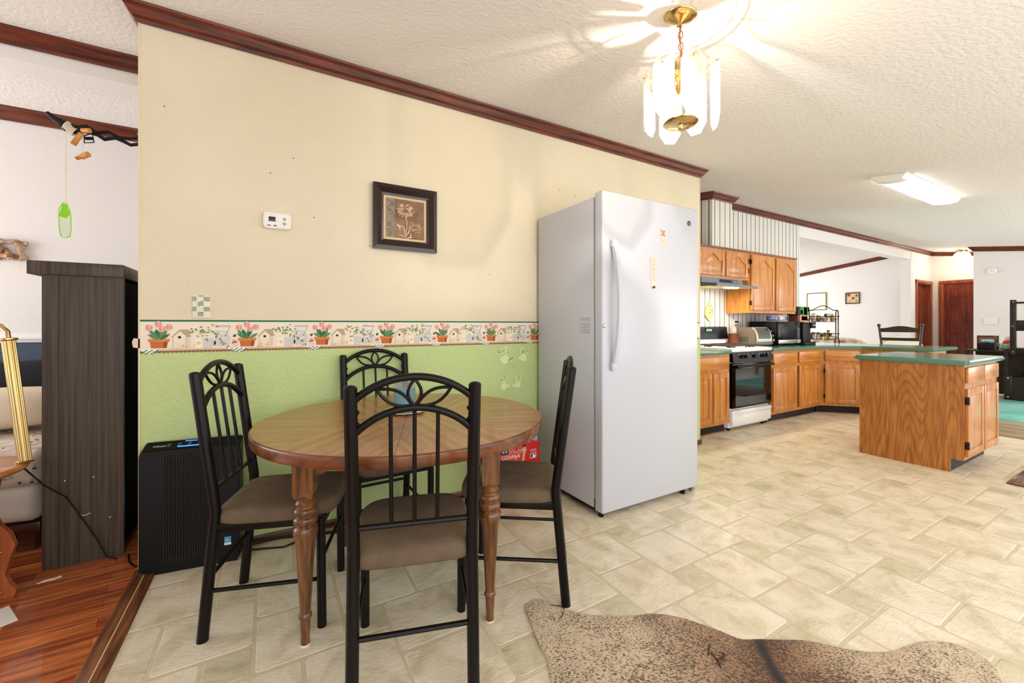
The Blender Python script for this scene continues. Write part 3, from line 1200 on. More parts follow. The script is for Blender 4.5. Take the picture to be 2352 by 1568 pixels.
# range hood
t = thing('range_hood', 'grey steel range hood with a lit lamp above the stove', 'range hood', (4.19, 0, 0))
M_hood = mat('hood_steel', (104, 108, 112), .38, metal=.55)
w = .79
mb = MB()
mb.prism([(3.0, 1.698), (3.296, 1.698), (3.296, 1.60), (2.99, 1.60), (2.815, 1.578), (2.80, 1.578), (2.80, 1.606), (2.985, 1.632)], 0, .004, 'yz')
mb.prism([(3.0, 1.698), (3.296, 1.698), (3.296, 1.60), (2.99, 1.60), (2.815, 1.578), (2.80, 1.578), (2.80, 1.606), (2.985, 1.632)], w - .004, w, 'yz')
mb.box(0, w, 2.984, 2.992, 1.628, 1.698)
mb.prism([(2.80, 1.578), (2.803, 1.578), (2.806, 1.604), (2.99, 1.630), (2.985, 1.634), (2.80, 1.608)], 0, w, 'yz')
mb.box(0, w, 2.99, 3.296, 1.69, 1.698)
mb.build('hood_shell', M_hood, t, smooth=25)
mb = MB()
mb.quad([(.006, 2.81, 1.582), (w - .006, 2.81, 1.582), (w - .006, 3.29, 1.604), (.006, 3.29, 1.604)])
mb.build('filter_panel', mat('hood_filter', (196, 182, 156), .5, metal=.3), t, smooth=0)
MB().box(.33, .56, 2.9825, 2.985, 1.650, 1.686).build('vent_slot', M_black, t)
mb = MB()
mb.box(.57, .68, 2.982, 2.985, 1.652, 1.680)
mb.mi = 1
for k in range(4):
    mb.box(.585 + k * .022, .598 + k * .022, 2.978, 2.983, 1.660, 1.672, bev=.002)
mb.build('switch_panel', [M_black, M_chrome], t)
MB().box(.34, .52, 2.86, 2.94, 1.574, 1.586, bev=.006).build('lamp_lens', mat('hood_lamp', (255, 238, 200), .4, emit=(255, 226, 176), estr=16), t)
a = area_light('hood_light', (4.62, 2.9, 1.565), (0, 0, 0), .18, .08, 11, (1, .86, .66))

# stove
t = thing('gas_stove', 'white gas stove with black oven door between the base cabinets', 'stove', (4.25, 2.66, 0))
w = .77
M_enamel = mat('stove_enamel', (240, 240, 240), .22, coat=.4)
mb = MB()
mb.box(0, w, .045, .62, .035, .86, bev=.004)
mb.box(-.002, w + .002, .0, .05, .855, .895, bev=.008)
mb.box(-.002, w + .002, .045, .60, .86, .897, bev=.006)
mb.build('stove_body', M_enamel, t)
MB().box(.012, w - .012, .0, .06, .065, .225, bev=.012).box(.05, w - .03, -.016, .0, .196, .214, bev=.005).build('storage_drawer', M_enamel, t)
for k in (.06, w - .06):
    for q in (.08, .55):
        MB().lathe([(.018, 0), (.018, .03), (.01, .03), (.01, .06)], 12, (k, q)).build('foot', M_black, t)
mb = MB()
mb.box(.008, w - .008, .0, .05, .25, .735, bev=.006)
od = mb.build('oven_door', M_blackg, t)
MB().box(.06, w - .02, -.002, .002, .27, .675).build('door_glass', mat('oven_glass', (5, 8, 14), .05, spec=.6), od)
mb = MB()
mb.tube([(.03, -.035, .705), (w - .03, -.035, .705)], .013, 12)
mb.box(.035, .06, -.035, .0, .695, .715)
mb.box(w - .06, w - .035, -.035, .0, .695, .715)
mb.build('door_handle', M_blackg, od)
mb = MB()
mb.prism([(-.012, .745), (.03, .745), (.03, .856), (.004, .856)], .008, w - .008, 'yz')
cp = mb.build('control_panel', mat('panel_black', (4, 4, 5), .3, spec=.12), t, smooth=20)
for kx in (.16, .235, .40, .56, .635):
    Mk = Matrix.Translation((kx, .0, .805)) @ Matrix.Rotation(math.radians(82), 4, 'X')
    m2 = MB()
    m2.lathe([(.021, 0), (.021, .012), (.017, .018), (.0, .019)], 16, M=Mk)
    m2.box(-.004, .004, -.018, .018, .012, .026, M=Mk)
    kb = m2.build('burner_knob', M_black, cp)
mat('white_marks', (220, 220, 220), .5)
for kx in (.10, .135, .205, .27, .37, .50, .535, .60, .675):
    MB().box(kx - .004, kx + .004, -.010, -.004, .825, .833).build('dial_mark', MATS['white_marks'], cp)
# grates
for gx in (.20, .57):
    mb = MB()
    for gy in (.14, .42):
        mb.lathe([(.045, .897), (.05, .905), (.03, .912), (.0, .913)], 16, (gx, gy))
    for sx_ in (-.15, .15):
        mb.tube([(gx + sx_, .06, .918), (gx + sx_, .54, .918)], .005, 6)
    for gy in (.06, .14, .22, .30, .38, .46, .54):
        mb.tube([(gx - .15, gy, .918), (gx + .15, gy, .918)], .005, 6)
    for sx_ in (-.15, .15):
        for gy in (.06, .30, .54):
            mb.tube([(gx + sx_, gy, .896), (gx + sx_, gy, .918)], .005, 6)
    mb.build('burner_grate', mat('cast_iron', (44, 34, 30), .6), t)
mb = MB()
mb.mi = 0
mb.box(0.0, w - .03, .545, .62, .89, .975, bev=.005)
mb.mi = 1
mb.prism([(.53, .985), (.545, 1.065), (.55, 1.125), (.60, 1.135), (.62, 1.13), (.62, .975), (.53, .975)], 0.0, w, 'yz', bev=.004)
bg = mb.build('back_guard', [M_enamel, M_blackg], t, smooth=30)
mb = MB()
mb.box(.33, .45, .540, .549, 1.068, 1.108)
mb.mi = 1
mb.box(.365, .405, .5385, .542, 1.075, 1.10)
mb.mi = 2
for k in range(3):
    for q in range(2):
        mb.box(.412 + k * .011, .419 + k * .011, .5385, .542, 1.076 + q * .013, 1.083 + q * .013)
        mb.box(.337 + k * .008, .342 + k * .008, .5385, .542, 1.076 + q * .013, 1.083 + q * .013)
mb.build('display', [M_black, mat('green_display', (40, 220, 70), .5, emit=(40, 240, 80), estr=1.2), MATS['white_marks']], bg)

# hanging pot holder
t = thing('pot_holder', 'yellow-green floral quilted pot holder hanging on the striped wall above the stove', 'pot holder', (4.775, 3.296, 1.485))
mb = MB()
pts = [(0, -.045), (.05, -.10), (.075, -.155), (.07, -.20), (.035, -.255), (.0, -.285), (-.045, -.25), (-.085, -.205), (-.08, -.15), (-.045, -.10)]
mb.prism(pts, -.016, -.004, 'xz', bev=.004)
M_quilt = mat('floral_quilting', (238, 226, 150), .85, rgb2=(212, 96, 72), vscale=26)
mb.build('quilted_pad', M_quilt, t)
mb = MB()
loop = [(p[0], -.01, p[1]) for p in pts + [pts[0]]]
mb.tube(loop, .006, 6)
mb.tube([(0, -.01, -.045), (-.008, -.01, -.02), (0, -.006, 0), (.007, -.01, -.02), (0, -.01, -.045)], .003, 6)
mb.build('bias_binding', mat('lime_binding', (176, 196, 60), .8), t)

# outlet with plugs on the striped wall
t = thing('wall_outlet', 'white outlet with two black plugs on the striped backsplash', 'outlet', (5.33, 3.298, 1.17))
MB().box(-.036, .036, -.006, .0, -.058, .058, bev=.003).build('cover_plate', M_whitepl, t)
for s_, c_ in ((.022, M_black), (-.02, mat('tan_plug', (150, 120, 84), .5))):
    mb = MB().box(-.013, .013, -.034, -.004, s_ - .011, s_ + .011, bev=.004)
    mb.tube([(.0, -.034, s_), (.03, -.045, s_ - .004), (.06, -.04, s_ - .05), (.075, -.03, s_ - .12)], .0035, 6)
    mb.build('plug', c_, t)

# coffee can with a glass jar on it
t = thing('coffee_can', 'brown coffee can with white print between stove and toaster oven', 'can', (5.095, 3.17, ZC))
MB().lathe([(.062, 0), (.063, .004), (.062, .008), (.062, .150), (.064, .153)], 24).build('can_body', mat('brown_can', (112, 58, 38), .4, metal=.1), t)
MB().lathe([(.065, .150), (.065, .160), (.0, .161)], 24).build('lid', mat('dark_brown_lid', (84, 44, 30), .4), t)
mb = MB()
for k in range(8):
    a0 = -1.25 + (k % 2) * .06
    for q in range(3):
        a = a0 + q * .16
        mb.box(-.004, .004, -.0006, .0006, .035 + k * .012, .041 + k * .012, M=Matrix.Rotation(a + PI / 2, 4, 'Z') @ Matrix.Translation((0, -.0625, 0)))
mb.build('label_print', M_paper, t, smooth=0)
t = MB().lathe([(.032, 0), (.034, .01), (.034, .055), (.030, .065), (.030, .078), (.026, .078), (.026, .064), (.030, .054), (.029, .006), (.0, .005)], 20).build('glass_jar', glass('jar_glass', (240, 240, 236), .7), loc=(5.085, 3.16, ZC + .162))
tag(t, 'small clear glass jar standing on the brown coffee can', 'jar')

# toaster oven
t = thing('toaster_oven', 'silver and grey round-topped toaster oven left of the black microwave', 'toaster oven', (5.175, 2.93, ZC))
w = .40
def tprof(a, off=0.0):
    c, q = math.cos(a), math.sin(a)
    return (.155 - (.155 + off) * math.copysign(abs(c) ** .62, c), .022 + (.222 + off) * max(0, q) ** .62)


mb = MB()
mb.prism([tprof(PI * i / 28) for i in range(29)], 0, w, 'yz', bev=.010)
mb.build('oven_shell', mat('taupe_shell', (128, 116, 102), .35, metal=.35), t, smooth=40)
M_silver = mat('silver_frame', (190, 192, 192), .3, metal=.5)


def tstrip(mb_, x0_, x1_, a0_, a1_, o0, o1, n=12):
    A = [tprof(a0_ + (a1_ - a0_) * i / n, o1) for i in range(n + 1)]
    B = [tprof(a0_ + (a1_ - a0_) * i / n, o0) for i in range(n, -1, -1)]
    mb_.prism(A + B, x0_, x1_, 'yz')


mb = MB()
tstrip(mb, .012, w - .065, .04, 1.15, -.004, .010)
mb.tube([(.03, -.022, .062), (w - .085, -.022, .062)], .010, 10)
df = mb.build('glass_door', M_silver, t, smooth=40)
mb = MB()
tstrip(mb, .040, w - .092, .16, .98, .004, .0125)
mb.build('door_window', mat('oven_window', (92, 88, 78), .12, metal=.5), df, smooth=40)
mb = MB()
tstrip(mb, w - .065, w - .004, .03, 1.2, -.004, .009)
kp = mb.build('control_strip', M_blackg, t)
for k, zz in enumerate((.055, .11, .165)):
    MB().lathe([(.017, 0), (.015, .016), (0, .017)], 14, M=Matrix.Translation((w - .033, {.055: -.004, .11: .004, .165: .022}[zz], zz + .02)) @ Matrix.Rotation(math.radians(88 - zz * 160), 4, 'X')).build('dial_knob', M_steel, kp)
MB().box(.01, w - .01, .01, .30, .0, .022, bev=.004).build('base', M_black, t)
mb = MB()
for k in range(4):
    for q in range(6):
        mb.box(-.0012, .001, .10 + q * .022, .112 + q * .022, .06 + k * .016, .068 + k * .016)
mb.build('side_vents', M_black, t)

# microwave
t = thing('microwave', 'large black countertop microwave with steel handle strip', 'microwave', (5.60, 2.90, ZC))
w, h_ = .56, .315
MB().box(0, w, .01, .36, .012, h_, bev=.004).build('housing', M_black, t)
dr = MB().box(0, w - .095, -.006, .012, .014, h_ - .004, bev=.003).build('door', M_blackg, t)
MB().box(.075, w - .165, -.0075, -.004, .105, .25, bev=.001).build('window', mat('microwave_window', (24, 27, 27), .3, spec=.15), dr)
MB().box(.0, w - .098, -.018, -.005, .03, .078, bev=.004).build('handle_strip', mat('satin_handle', (172, 166, 156), .3, metal=.7), dr)
cp = MB().box(w - .093, w, -.006, .012, .014, h_ - .004, bev=.003).build('keypad_panel', M_blackg, t)
mb = MB()
for r_ in range(7):
    for c_ in range(3):
        mb.box(w - .070 + c_ * .018, w - .062 + c_ * .018, -.0072, -.005, .10 + r_ * .02, .106 + r_ * .02)
mb.mi = 1
mb.lathe([(.009, 0), (.009, .002)], 14, M=Matrix.Translation((w - .045, -.005, .285)) @ RX90)
mb.mi = 2
mb.box(w - .093, w, -.0075, -.005, .03, .078, bev=.002)
mb.build('keys', [MATS['white_marks'], mat('green_badge', (60, 150, 60), .5), MATS['satin_handle']], cp, smooth=0)
for fx in (.04, w - .04):
    for fy in (.05, .32):
        MB().lathe([(.014, 0), (.014, .013)], 10, (fx, fy)).build('foot', M_black, t)

# wire basket with bags on the microwave
ZM = ZC + .3155
t = thing('wire_basket', 'white wire basket lying on top of the black microwave', 'basket', (5.83, 3.08, ZM))
mb = MB()
for zz in (.004, .075):
    mb.tube([(-.17, -.11, zz), (.17, -.11, zz), (.17, .11, zz), (-.17, .11, zz), (-.17, -.11, zz)], .003, 6)
for k in range(9):
    xx = -.17 + k * .0425
    mb.tube([(xx, -.11, .075), (xx, -.11, .004), (xx, .11, .004), (xx, .11, .075)], .002, 5)
mb.build('wire_frame', mat('white_wire', (206, 206, 204), .4), t)


def bag(name, loc, sx, sy, sz, m, label, cat='bag', group=None, rot=0, seed=0, amp=.22):
    r = random.Random(seed)
    bm = bmesh.new()
    bmesh.ops.create_icosphere(bm, subdivisions=3, radius=1)
    ph = [r.uniform(0, 6) for _ in range(9)]
    for v in bm.verts:
        c = v.co
        k = 1 + amp * (math.sin(3 * c.x + ph[0]) * math.sin(4 * c.y + ph[1]) + .5 * math.sin(7 * c.z + ph[2] + 3 * c.x) + .35 * math.sin(9 * c.y + ph[3] - 4 * c.z))
        q = Vector((math.copysign(abs(c.x) ** .75, c.x), math.copysign(abs(c.y) ** .75, c.y), math.copysign(abs(c.z) ** .75, c.z))) * k
        v.co = Vector((q.x * sx / 2, q.y * sy / 2, max(0, q.z * sz / 2 + sz / 2)))
    mb = MB()
    mb._merge(bm)
    o = mb.build(name, m, smooth=60, loc=loc)
    o.rotation_euler = (0, 0, rot)
    return tag(o, label, cat, group)


M_pb = mat('plastic_bag_white', (232, 226, 220), .35, var=.15, vscale=20)
bag('snack_bag', (5.75, 3.04, ZM + .009), .20, .12, .07, mat('violet_film', (70, 60, 130), .3, rgb2=(140, 150, 200), vscale=16), 'violet plastic snack bag in the wire basket', seed=1, amp=.1)
bag('snack_bag', (5.92, 3.06, ZM + .009), .13, .13, .08, M_pb, 'white plastic bag at the right end of the wire basket', seed=2, amp=.1)

# coffee maker and the pod boxes above it
t = thing('coffee_maker', 'black coffee maker with silver top right of the microwave', 'coffee maker', (6.20, 2.86, ZC))
mb = MB()
mb.box(0, .30, 0, .30, 0, .035, bev=.008)
mb.box(0, .20, .02, .30, .03, .30, bev=.01)
mb.box(.18, .30, .12, .30, .03, .30, bev=.008)
mb.box(.185, .30, .0, .30, .225, .30, bev=.008)
mb.build('body', M_black, t)
MB().box(-.004, .304, -.004, .304, .300, .3155, bev=.006).build('top_plate', M_steel, t)
MB().box(.22, .28, -.0035, .004, .262, .274).build('badge', mat('badge_white', (210, 210, 210), .4), t)


def carton(name, x, y, z, w_, d_, h_, base, panels, label, rot=0.0, group=None, cat='box'):
    t = thing(name, label, cat, (x, y, z), rot, group)
    MB().box(0, w_, 0, d_, 0, h_, bev=.0015, seg=1).build('carton_body', base, t)
    if panels:
        mb = MB()
        ms = []
        for (a, b, c, e, m_) in panels:
            if m_ not in ms:
                ms.append(m_)
            mb.mi = ms.index(m_)
            mb.box(a * w_, b * w_, -.0008, .0002, c * h_, e * h_)
        mb.build('front_print', ms, t, smooth=0)
    return t


M_red = mat('print_red', (206, 44, 34), .5)
M_gr = mat('print_green', (60, 140, 54), .5)
M_dk = mat('print_dark', (40, 28, 34), .5)
M_org = mat('print_peach', (226, 150, 112), .5)
M_cream = mat('print_cream', (238, 222, 196), .6)
M_yel = mat('print_yellow', (228, 190, 60), .5)
carton('pod_box', 6.275, 2.985, ZM + .001, .30, .14, .088, mat('carton_brown', (110, 58, 44), .6),
       [(.2, 1, 0, 1, M_org), (.34, .86, .2, .85, M_cream), (.46, .7, .4, .62, M_org), (.88, .98, .1, .5, M_dk)], 'peach coloured coffee pod box on top of the coffee maker', group=None)
carton('pod_box', 6.272, 2.98, ZM + .090, .305, .14, .118, mat('carton_darkgreen', (22, 40, 26), .6),
       [(.22, 1, 0, 1, M_gr), (.24, .42, .12, .6, M_red), (.86, .99, .45, .95, M_red), (.52, .80, .06, .88, M_dk), (.58, .74, .5, .7, M_cream), (.60, .72, .2, .36, M_red), (.5, .8, .90, .98, M_yel)],
       'green and red coffee pod box on top of the peach one')

# two-tier wire rack
RC, RR = (6.765, 2.895), -PI / 4
t = thing('two_tier_rack', 'black wire two-tier basket rack on the counter corner', 'rack', (RC[0], RC[1], ZC + .006), RR)
M_wire = mat('black_wire', (14, 14, 14), .4, metal=.4)
hw = .175
mb = MB()
for sx_ in (-hw, hw):
    # side hoops
    mb.tube([(sx_, -.055, 0.0), (sx_, -.06, .03), (sx_, -.055, .06), (sx_, -.03, .078), (sx_, .03, .078), (sx_, .055, .06), (sx_, .06, .03), (sx_, .055, 0)], .007, 8)
    mb.tube([(sx_, -.035, .078), (sx_, -.035, .43), (sx_, -.025, .46), (sx_, 0, .472), (sx_, .025, .46), (sx_, .035, .43), (sx_, .035, .078)], .0068, 8)
mb.tube([(-hw + hw * 2 * u, 0, .470 + .066 * math.sin(PI * max(0, min(1, (u - .12) / .76))) ** 1.2) for u in [i / 24 for i in range(25)]], .0055, 8)
mb.build('frame', M_wire, t)
for nm, z_, fl in (('upper_basket', .31, .075), ('lower_basket', .06, .085)):
    mb = MB()
    a, b = hw - .008, .085
    a2, b2 = hw - .03, .05

    def rect(aa, bb, zz):
        return [(-aa, -bb, zz), (aa, -bb, zz), (aa, bb, zz), (-aa, bb, zz), (-aa, -bb, zz)]
    mb.tube(rect(a, b, z_ + fl), .0046, 6)
    mb.tube(rect((a + a2) / 2, (b + b2) / 2, z_ + fl * .5), .002, 5)
    mb.tube(rect(a2, b2, z_), .0036, 6)
    for k in range(11):
        u = -1 + k * .2
        mb.tube([(a * u, -b, z_ + fl), (a2 * u, -b2, z_), (a2 * u, b2, z_), (a * u, b, z_ + fl)], .0016, 5)
    for k in range(5):
        u = -1 + k * .5
        mb.tube([(-a, b * u, z_ + fl), (-a2, b2 * u, z_), (a2, b2 * u, z_), (a, b * u, z_ + fl)], .0016, 5)
    mb.build(nm, M_wire, t)


def rackp(u, v, z):
    c, s_ = math.cos(RR), math.sin(RR)
    return (RC[0] + u * c - v * s_, RC[1] + u * s_ + v * c, ZC + z)


def jar(name, u, v, z, r, h_, body, lid, label, lidh=.018, tilt=None, group='jars and bottles in the lower rack basket'):
    t = thing(name, label, 'jar', rackp(u, v, z), 0, group)
    MB().lathe([(r, 0), (r, h_ * .8), (r * .86, h_ * .9), (r * .86, h_)], 16).build('jar_body', body, t)
    MB().lathe([(r * .95, h_ - .001), (r * .95, h_ + lidh), (0, h_ + lidh + .001)], 16).build('lid', lid, t)
    mb = MB().lathe([(r * 1.015, h_ * .2), (r * 1.015, h_ * .65)], 16, cap=False)
    mb.build('label_band', random.Random(int(u * 1000) + 5).choice([M_cream, M_paper, M_yel]), t)
    return t


M_spice = mat('spice_brown', (120, 60, 34), .4, rgb2=(190, 140, 90), vscale=40)
M_clearj = mat('jar_clear', (206, 196, 186), .2, rgb2=(150, 96, 84), vscale=30)
M_lidb = mat('lid_black', (18, 18, 18), .35)
M_lidg = mat('lid_green', (84, 196, 44), .4)
M_lidr = mat('lid_red', (200, 34, 26), .4)
zb = .062
jar('spice_jar', -.115, -.01, zb, .024, .088, M_clearj, M_lidr, 'clear spice jar with a red lid in the lower rack basket')
jar('spice_jar', -.062, -.015, zb, .023, .084, M_clearj, M_lidb, 'spice jar with a black lid beside the red-lidded one')
jar('spice_jar', .030, -.012, zb, .021, .082, M_spice, M_lidg, 'small spice jar with a bright green lid in the rack')
jar('sauce_bottle', .075, .012, zb, .020, .115, M_clearj, mat('lid_brown', (88, 60, 44), .4), 'taller sauce bottle with a brown cap at the right of the rack')
jar('spice_jar', .082, -.026, zb, .022, .070, mat('jar_red', (170, 40, 28), .35), M_lidb, 'red spice jar with black lid under the sauce bottle')
jar('spice_jar', -.016, -.030, zb, .024, .058, mat('jar_red2', (196, 52, 30), .35, rgb2=(230, 200, 80), vscale=40), M_lidb, 'low red and yellow spice jar with black lid at the front of the rack')
bag('flour_bag', rackp(-.012, .022, zb), .085, .06, .10, M_pb, 'crumpled white bag among the jars of the lower basket', seed=4, amp=.1)
bag('seasoning_bag', rackp(-.14, .035, zb + .003), .05, .05, .085, mat('grey_bag', (196, 192, 188), .4), 'grey crumpled bag at the left end of the lower basket', seed=5, amp=.1)
zu = .312
bag('bread_bag', rackp(-.105, .0, zu), .10, .075, .125, mat('bread_wrap', (220, 202, 176), .35, rgb2=(236, 228, 214), vscale=26), 'beige bread bag at the left of the upper basket', seed=6, amp=.1)
bag('pretzel_bag', rackp(-.055, -.025, zu), .07, .05, .095, mat('golden_wrap', (214, 176, 92), .35, rgb2=(90, 60, 30), vscale=22), 'golden snack bag in the middle of the upper basket', seed=7, amp=.12)
bag('nut_bag', rackp(.020, -.01, zu), .09, .06, .070, mat('maroon_white_wrap', (226, 210, 206), .35, rgb2=(128, 26, 40), vscale=50), 'white and maroon patterned bag in the upper basket', seed=8, amp=.08)
bag('chip_bag', rackp(.105, -.028, zu), .07, .05, .098, mat('green_orange_wrap', (110, 140, 52), .35, rgb2=(210, 110, 50), vscale=34), 'green and orange snack bag at the right of the upper basket', seed=9, amp=.1)
c_ = carton('tea_box', *rackp(.045, -.005, zu + .062), .085, .06, .055, M_black, [(.08, .92, .12, .9, M_cream)], 'black and white tea box perched on the upper basket', rot=RR + .1)

# white and teal jug on top of the short wall cabinet
t = thing('storage_jug', 'white and teal jug standing on the wall cabinet, half hidden by the wall', 'jug', (4.0, 3.1, 2.067))
MB().lathe([(.06, 0), (.085, .02), (.088, .14), (.06, .20), (.03, .225), (.0, .23)], 24).build('jug_body', mat('jug_white', (222, 232, 232), .3), t)
MB().lathe([(.088, .0), (.092, .02), (.092, .09)], 24, cap=False).build('teal_band', mat('jug_teal', (40, 150, 150), .3), t)
t.location.x = 4.02

# smoke detectors and switches in the far room
t = thing('smoke_detector', 'round white smoke detector on the far right wall', 'smoke detector', (11.555, 2.21, 2.15))
MB().lathe([(.065, 0), (.065, .02), (.05, .032), (0, .034)], 24, M=Matrix.Rotation(-PI / 2, 4, 'Y')).build('detector_body', M_whitepl, t)
MB().lathe([(.006, .034), (.006, .036)], 8, M=Matrix.Rotation(-PI / 2, 4, 'Y')).build('indicator', M_red, t)
t = thing('wall_chime', 'round white cover on the hall wall beside the cherry door', 'wall cover', (11.95, 2.449, 2.36))
MB().lathe([(.07, 0), (.07, .02), (.05, .03), (0, .032)], 24, M=Matrix.Rotation(-PI / 2, 4, 'X')).build('cover_body', M_whitepl, t)
t = thing('double_light_switch', 'white double light switch on the far right wall above the desk', 'light switch', (11.555, 2.23, 1.22))
MB().box(-.006, 0, -.085, .085, -.06, .06, bev=.003).build('switch_plate', M_whitepl, t)
for yy in (-.035, .035):
    MB().box(-.014, -.004, yy - .006, yy + .006, -.012, .012, bev=.002).build('toggle', M_whitepl, t)

# ceiling fixtures
t = thing('fluorescent_light', 'lit white fluorescent fixture on the kitchen ceiling', 'ceiling light', (5.53, 1.54, cz(1.54) - .002))
t.rotation_euler = (math.atan(SL), 0, 0)
L_ = .74
mb = MB()
mb.prism([(-.13, 0), (.13, 0), (.105, -.045), (.06, -.062), (-.06, -.062), (-.105, -.045)], -L_, -L_ + .13, 'yz', bev=.004)
mb.prism([(-.13, 0), (.13, 0), (.105, -.045), (.06, -.062), (-.06, -.062), (-.105, -.045)], L_ - .03, L_, 'yz', bev=.004)
mb.box(-L_, L_, -.131, .131, -.006, 0)
mb.build('end_caps', M_whitepl, t)
MB().prism([(-.122, -.006), (.122, -.006), (.102, -.042), (.058, -.058), (-.058, -.058), (-.102, -.042)], -L_ + .12, L_ - .03, 'yz').build('diffuser', mat('fluorescent_diffuser', (255, 255, 255), .5, emit=(255, 252, 246), estr=7.5), t, smooth=60)

t = thing('hall_ceiling_light', 'lit round glass ceiling light in the hall', 'ceiling light', (12.1, 2.72, cz(2.72)))
MB().lathe([(.09, 0), (.09, -.02), (.07, -.05), (.068, -.07)], 24).build('fitter', M_brass, t)
MB().sphere((0, 0, -.12), .125, 1, 1, .68).build('glass_globe', mat('hall_globe', (255, 244, 224), .4, emit=(255, 236, 206), estr=11), t)
point_light('hall_light', (12.1, 2.72, cz(2.72) - .26), 5, .08, (1, .9, .78))

# ladder-back chair behind the peninsula
t = thing('ladder_back_chair', 'tall dark ladder-back chair behind the green peninsula', 'chair', (8.15, 2.47, 0))
M_dkw = mat('dark_stained_wood', (58, 46, 38), .35, coat=.3)
mb = MB()
for s_ in (-1, 1):
    mb = MB()
    mb.tube([(-.02, s_ * .19, 0), (0, s_ * .20, .45), (-.01, s_ * .215, .80), (-.03, s_ * .245, 1.125)], .016, 10)
    mb.build('back_post', M_dkw, t)
    MB().sphere((-.032, s_ * .247, 1.145), .024).build('finial', M_dkw, t)
    MB().tube([(.42, s_ * .2, 0), (.40, s_ * .2, .44)], .016, 10).build('leg', M_dkw, t)


def slat(zc, h_, hump, yw):
    mb = MB()
    N = 16
    for (xx) in (-.012,):
        top = [(-yw + 2 * yw * i / N, zc + h_ / 2 + hump * math.sin(PI * i / N) ** 2) for i in range(N + 1)]
        bot = [(-yw + 2 * yw * i / N, zc - h_ / 2) for i in range(N, -1, -1)]
        mb.prism(top + bot, xx - .008, xx + .008, 'yz')
    return mb


slat(1.07, .058, .035, .235).build('back_slat', M_dkw, t)
slat(.935, .045, 0, .225).build('back_slat', M_dkw, t)
MB().box(-.01, .42, -.21, .21, .44, .47, bev=.012).build('seat', M_dkw, t)
for zz in (.2, .3):
    for s_ in (-1, 1):
        MB().tube([(0, s_ * .2, zz), (.41, s_ * .2, zz)], .01, 8).build('stretcher', M_dkw, t)

# armchairs in the family room
def armchair(name, label, loc, rot, m, hback=.93, w_=.9, leg=True):
    t = thing(name, label, 'armchair', loc, rot)
    bm = bmesh.new()
    mb = MB()
    N = 18
    poly = [(-w_ / 2, .35)] + [(-w_ / 2 * math.cos(PI * i / N), hback - .22 + .22 * math.sin(PI * i / N) ** .8) for i in range(N + 1)] + [(w_ / 2, .35)]
    mb.prism(poly, .28, .46, 'xz', bev=.04)
    mb.build('backrest', m, t, smooth=60)
    MB().box(-w_ / 2 + .1, w_ / 2 - .1, -.32, .30, .24, .46, bev=.05, seg=3).build('seat_cushion', m, t, smooth=60)
    for s_ in (-1, 1):
        MB().box(s_ * (w_ / 2 - .06) - .07, s_ * (w_ / 2 - .06) + .07, -.34, .42, .08, .62, bev=.05, seg=3).build('armrest', m, t, smooth=60)
    MB().box(-w_ / 2 + .04, w_ / 2 - .04, -.32, .42, .06, .25, bev=.02).build('base', m, t)
    for a in (-1, 1):
        for b in (-.28, .36):
            MB().lathe([(.02, 0), (.028, .065)], 10, (a * (w_ / 2 - .09), b)).build('leg', M_dkw, t)
    return t


M_floral = mat('floral_upholstery', (226, 214, 190), .85, rgb2=(150, 110, 84), vscale=9)
armchair('floral_armchair', 'cream floral armchair behind the counter corner', (9.1, 3.85, 0), 2.4, M_floral, .93, 1.0)
armchair('white_armchair', 'plain white armchair behind the ladder-back chair', (9.75, 3.15, 0), 2.3, mat('white_upholstery', (226, 222, 206), .85), .95, .66)

# pictures on the far wall


def frame(name, label, w_, h_, border, fm, depth=.02, cat='picture', loc=(0, 0, 0), rot=0, roll=0):
    """picture in local xz, centred, hanging surface at y=0, looking to -y"""
    t = thing(name, label, cat, loc, rot)
    t.rotation_euler = (0, roll, rot)
    mb = MB()
    a, b = w_ / 2, h_ / 2
    prof = [(0, 0), (0, depth), (border * .35, depth * 1.1), (border * .8, depth * .55), (border, depth * .45), (border, 0)]
    corners = [(-1, -1), (1, -1), (1, 1), (-1, 1)]
    rows = []
    for (sx_, sz_) in corners:
        rows.append([mb.bm.verts.new((sx_ * (a - q), -d_, sz_ * (b - q))) for (q, d_) in prof])
    for i in range(4):
        A, B = rows[i], rows[(i + 1) % 4]
        for k in range(len(prof) - 1):
            mb.bm.faces.new((A[k], B[k], B[k + 1], A[k + 1]))
        mb.bm.faces.new((A[-1], B[-1], B[0], A[0]))
    mb.build('picture_frame', fm, t, smooth=0)
    return t


t = frame('mandala_picture', 'large pale mandala picture in a thin gold frame on the far wall', .44, .44, .02, mat('gold_frame', (146, 128, 78), .4, metal=.5), .02, loc=(11.998, 5.27, 1.745), rot=-PI / 2)
mb = MB()
mb.box(-.205, .205, -.006, -.002, -.205, .205)
mb.mi = 1
for R_ in (.04, .07, .10, .13, .16, .185):
    n = int(R_ * 160)
    for k in range(n):
        a = 2 * PI * k / n
        mb.box(-.004, .004, -.0068, -.0058, -.0035, .0035, M=Matrix.Translation((R_ * math.cos(a), 0, R_ * math.sin(a))) @ Matrix.Rotation(-a, 4, 'Y'))
mb.build('print', [mat('mandala_paper', (226, 230, 216), .5), mat('mandala_ink', (170, 182, 158), .6)], t, smooth=0)
t = frame('floral_picture', 'small dark-framed red flower picture on the far wall, hung right of the mandala', .285, .27, .026, M_dkw, .02, loc=(11.998, 4.51, 1.79), rot=-PI / 2, roll=0)
mb = MB()
mb.box(-.12, .12, -.006, -.002, -.112, .112)
rp = random.Random(4)
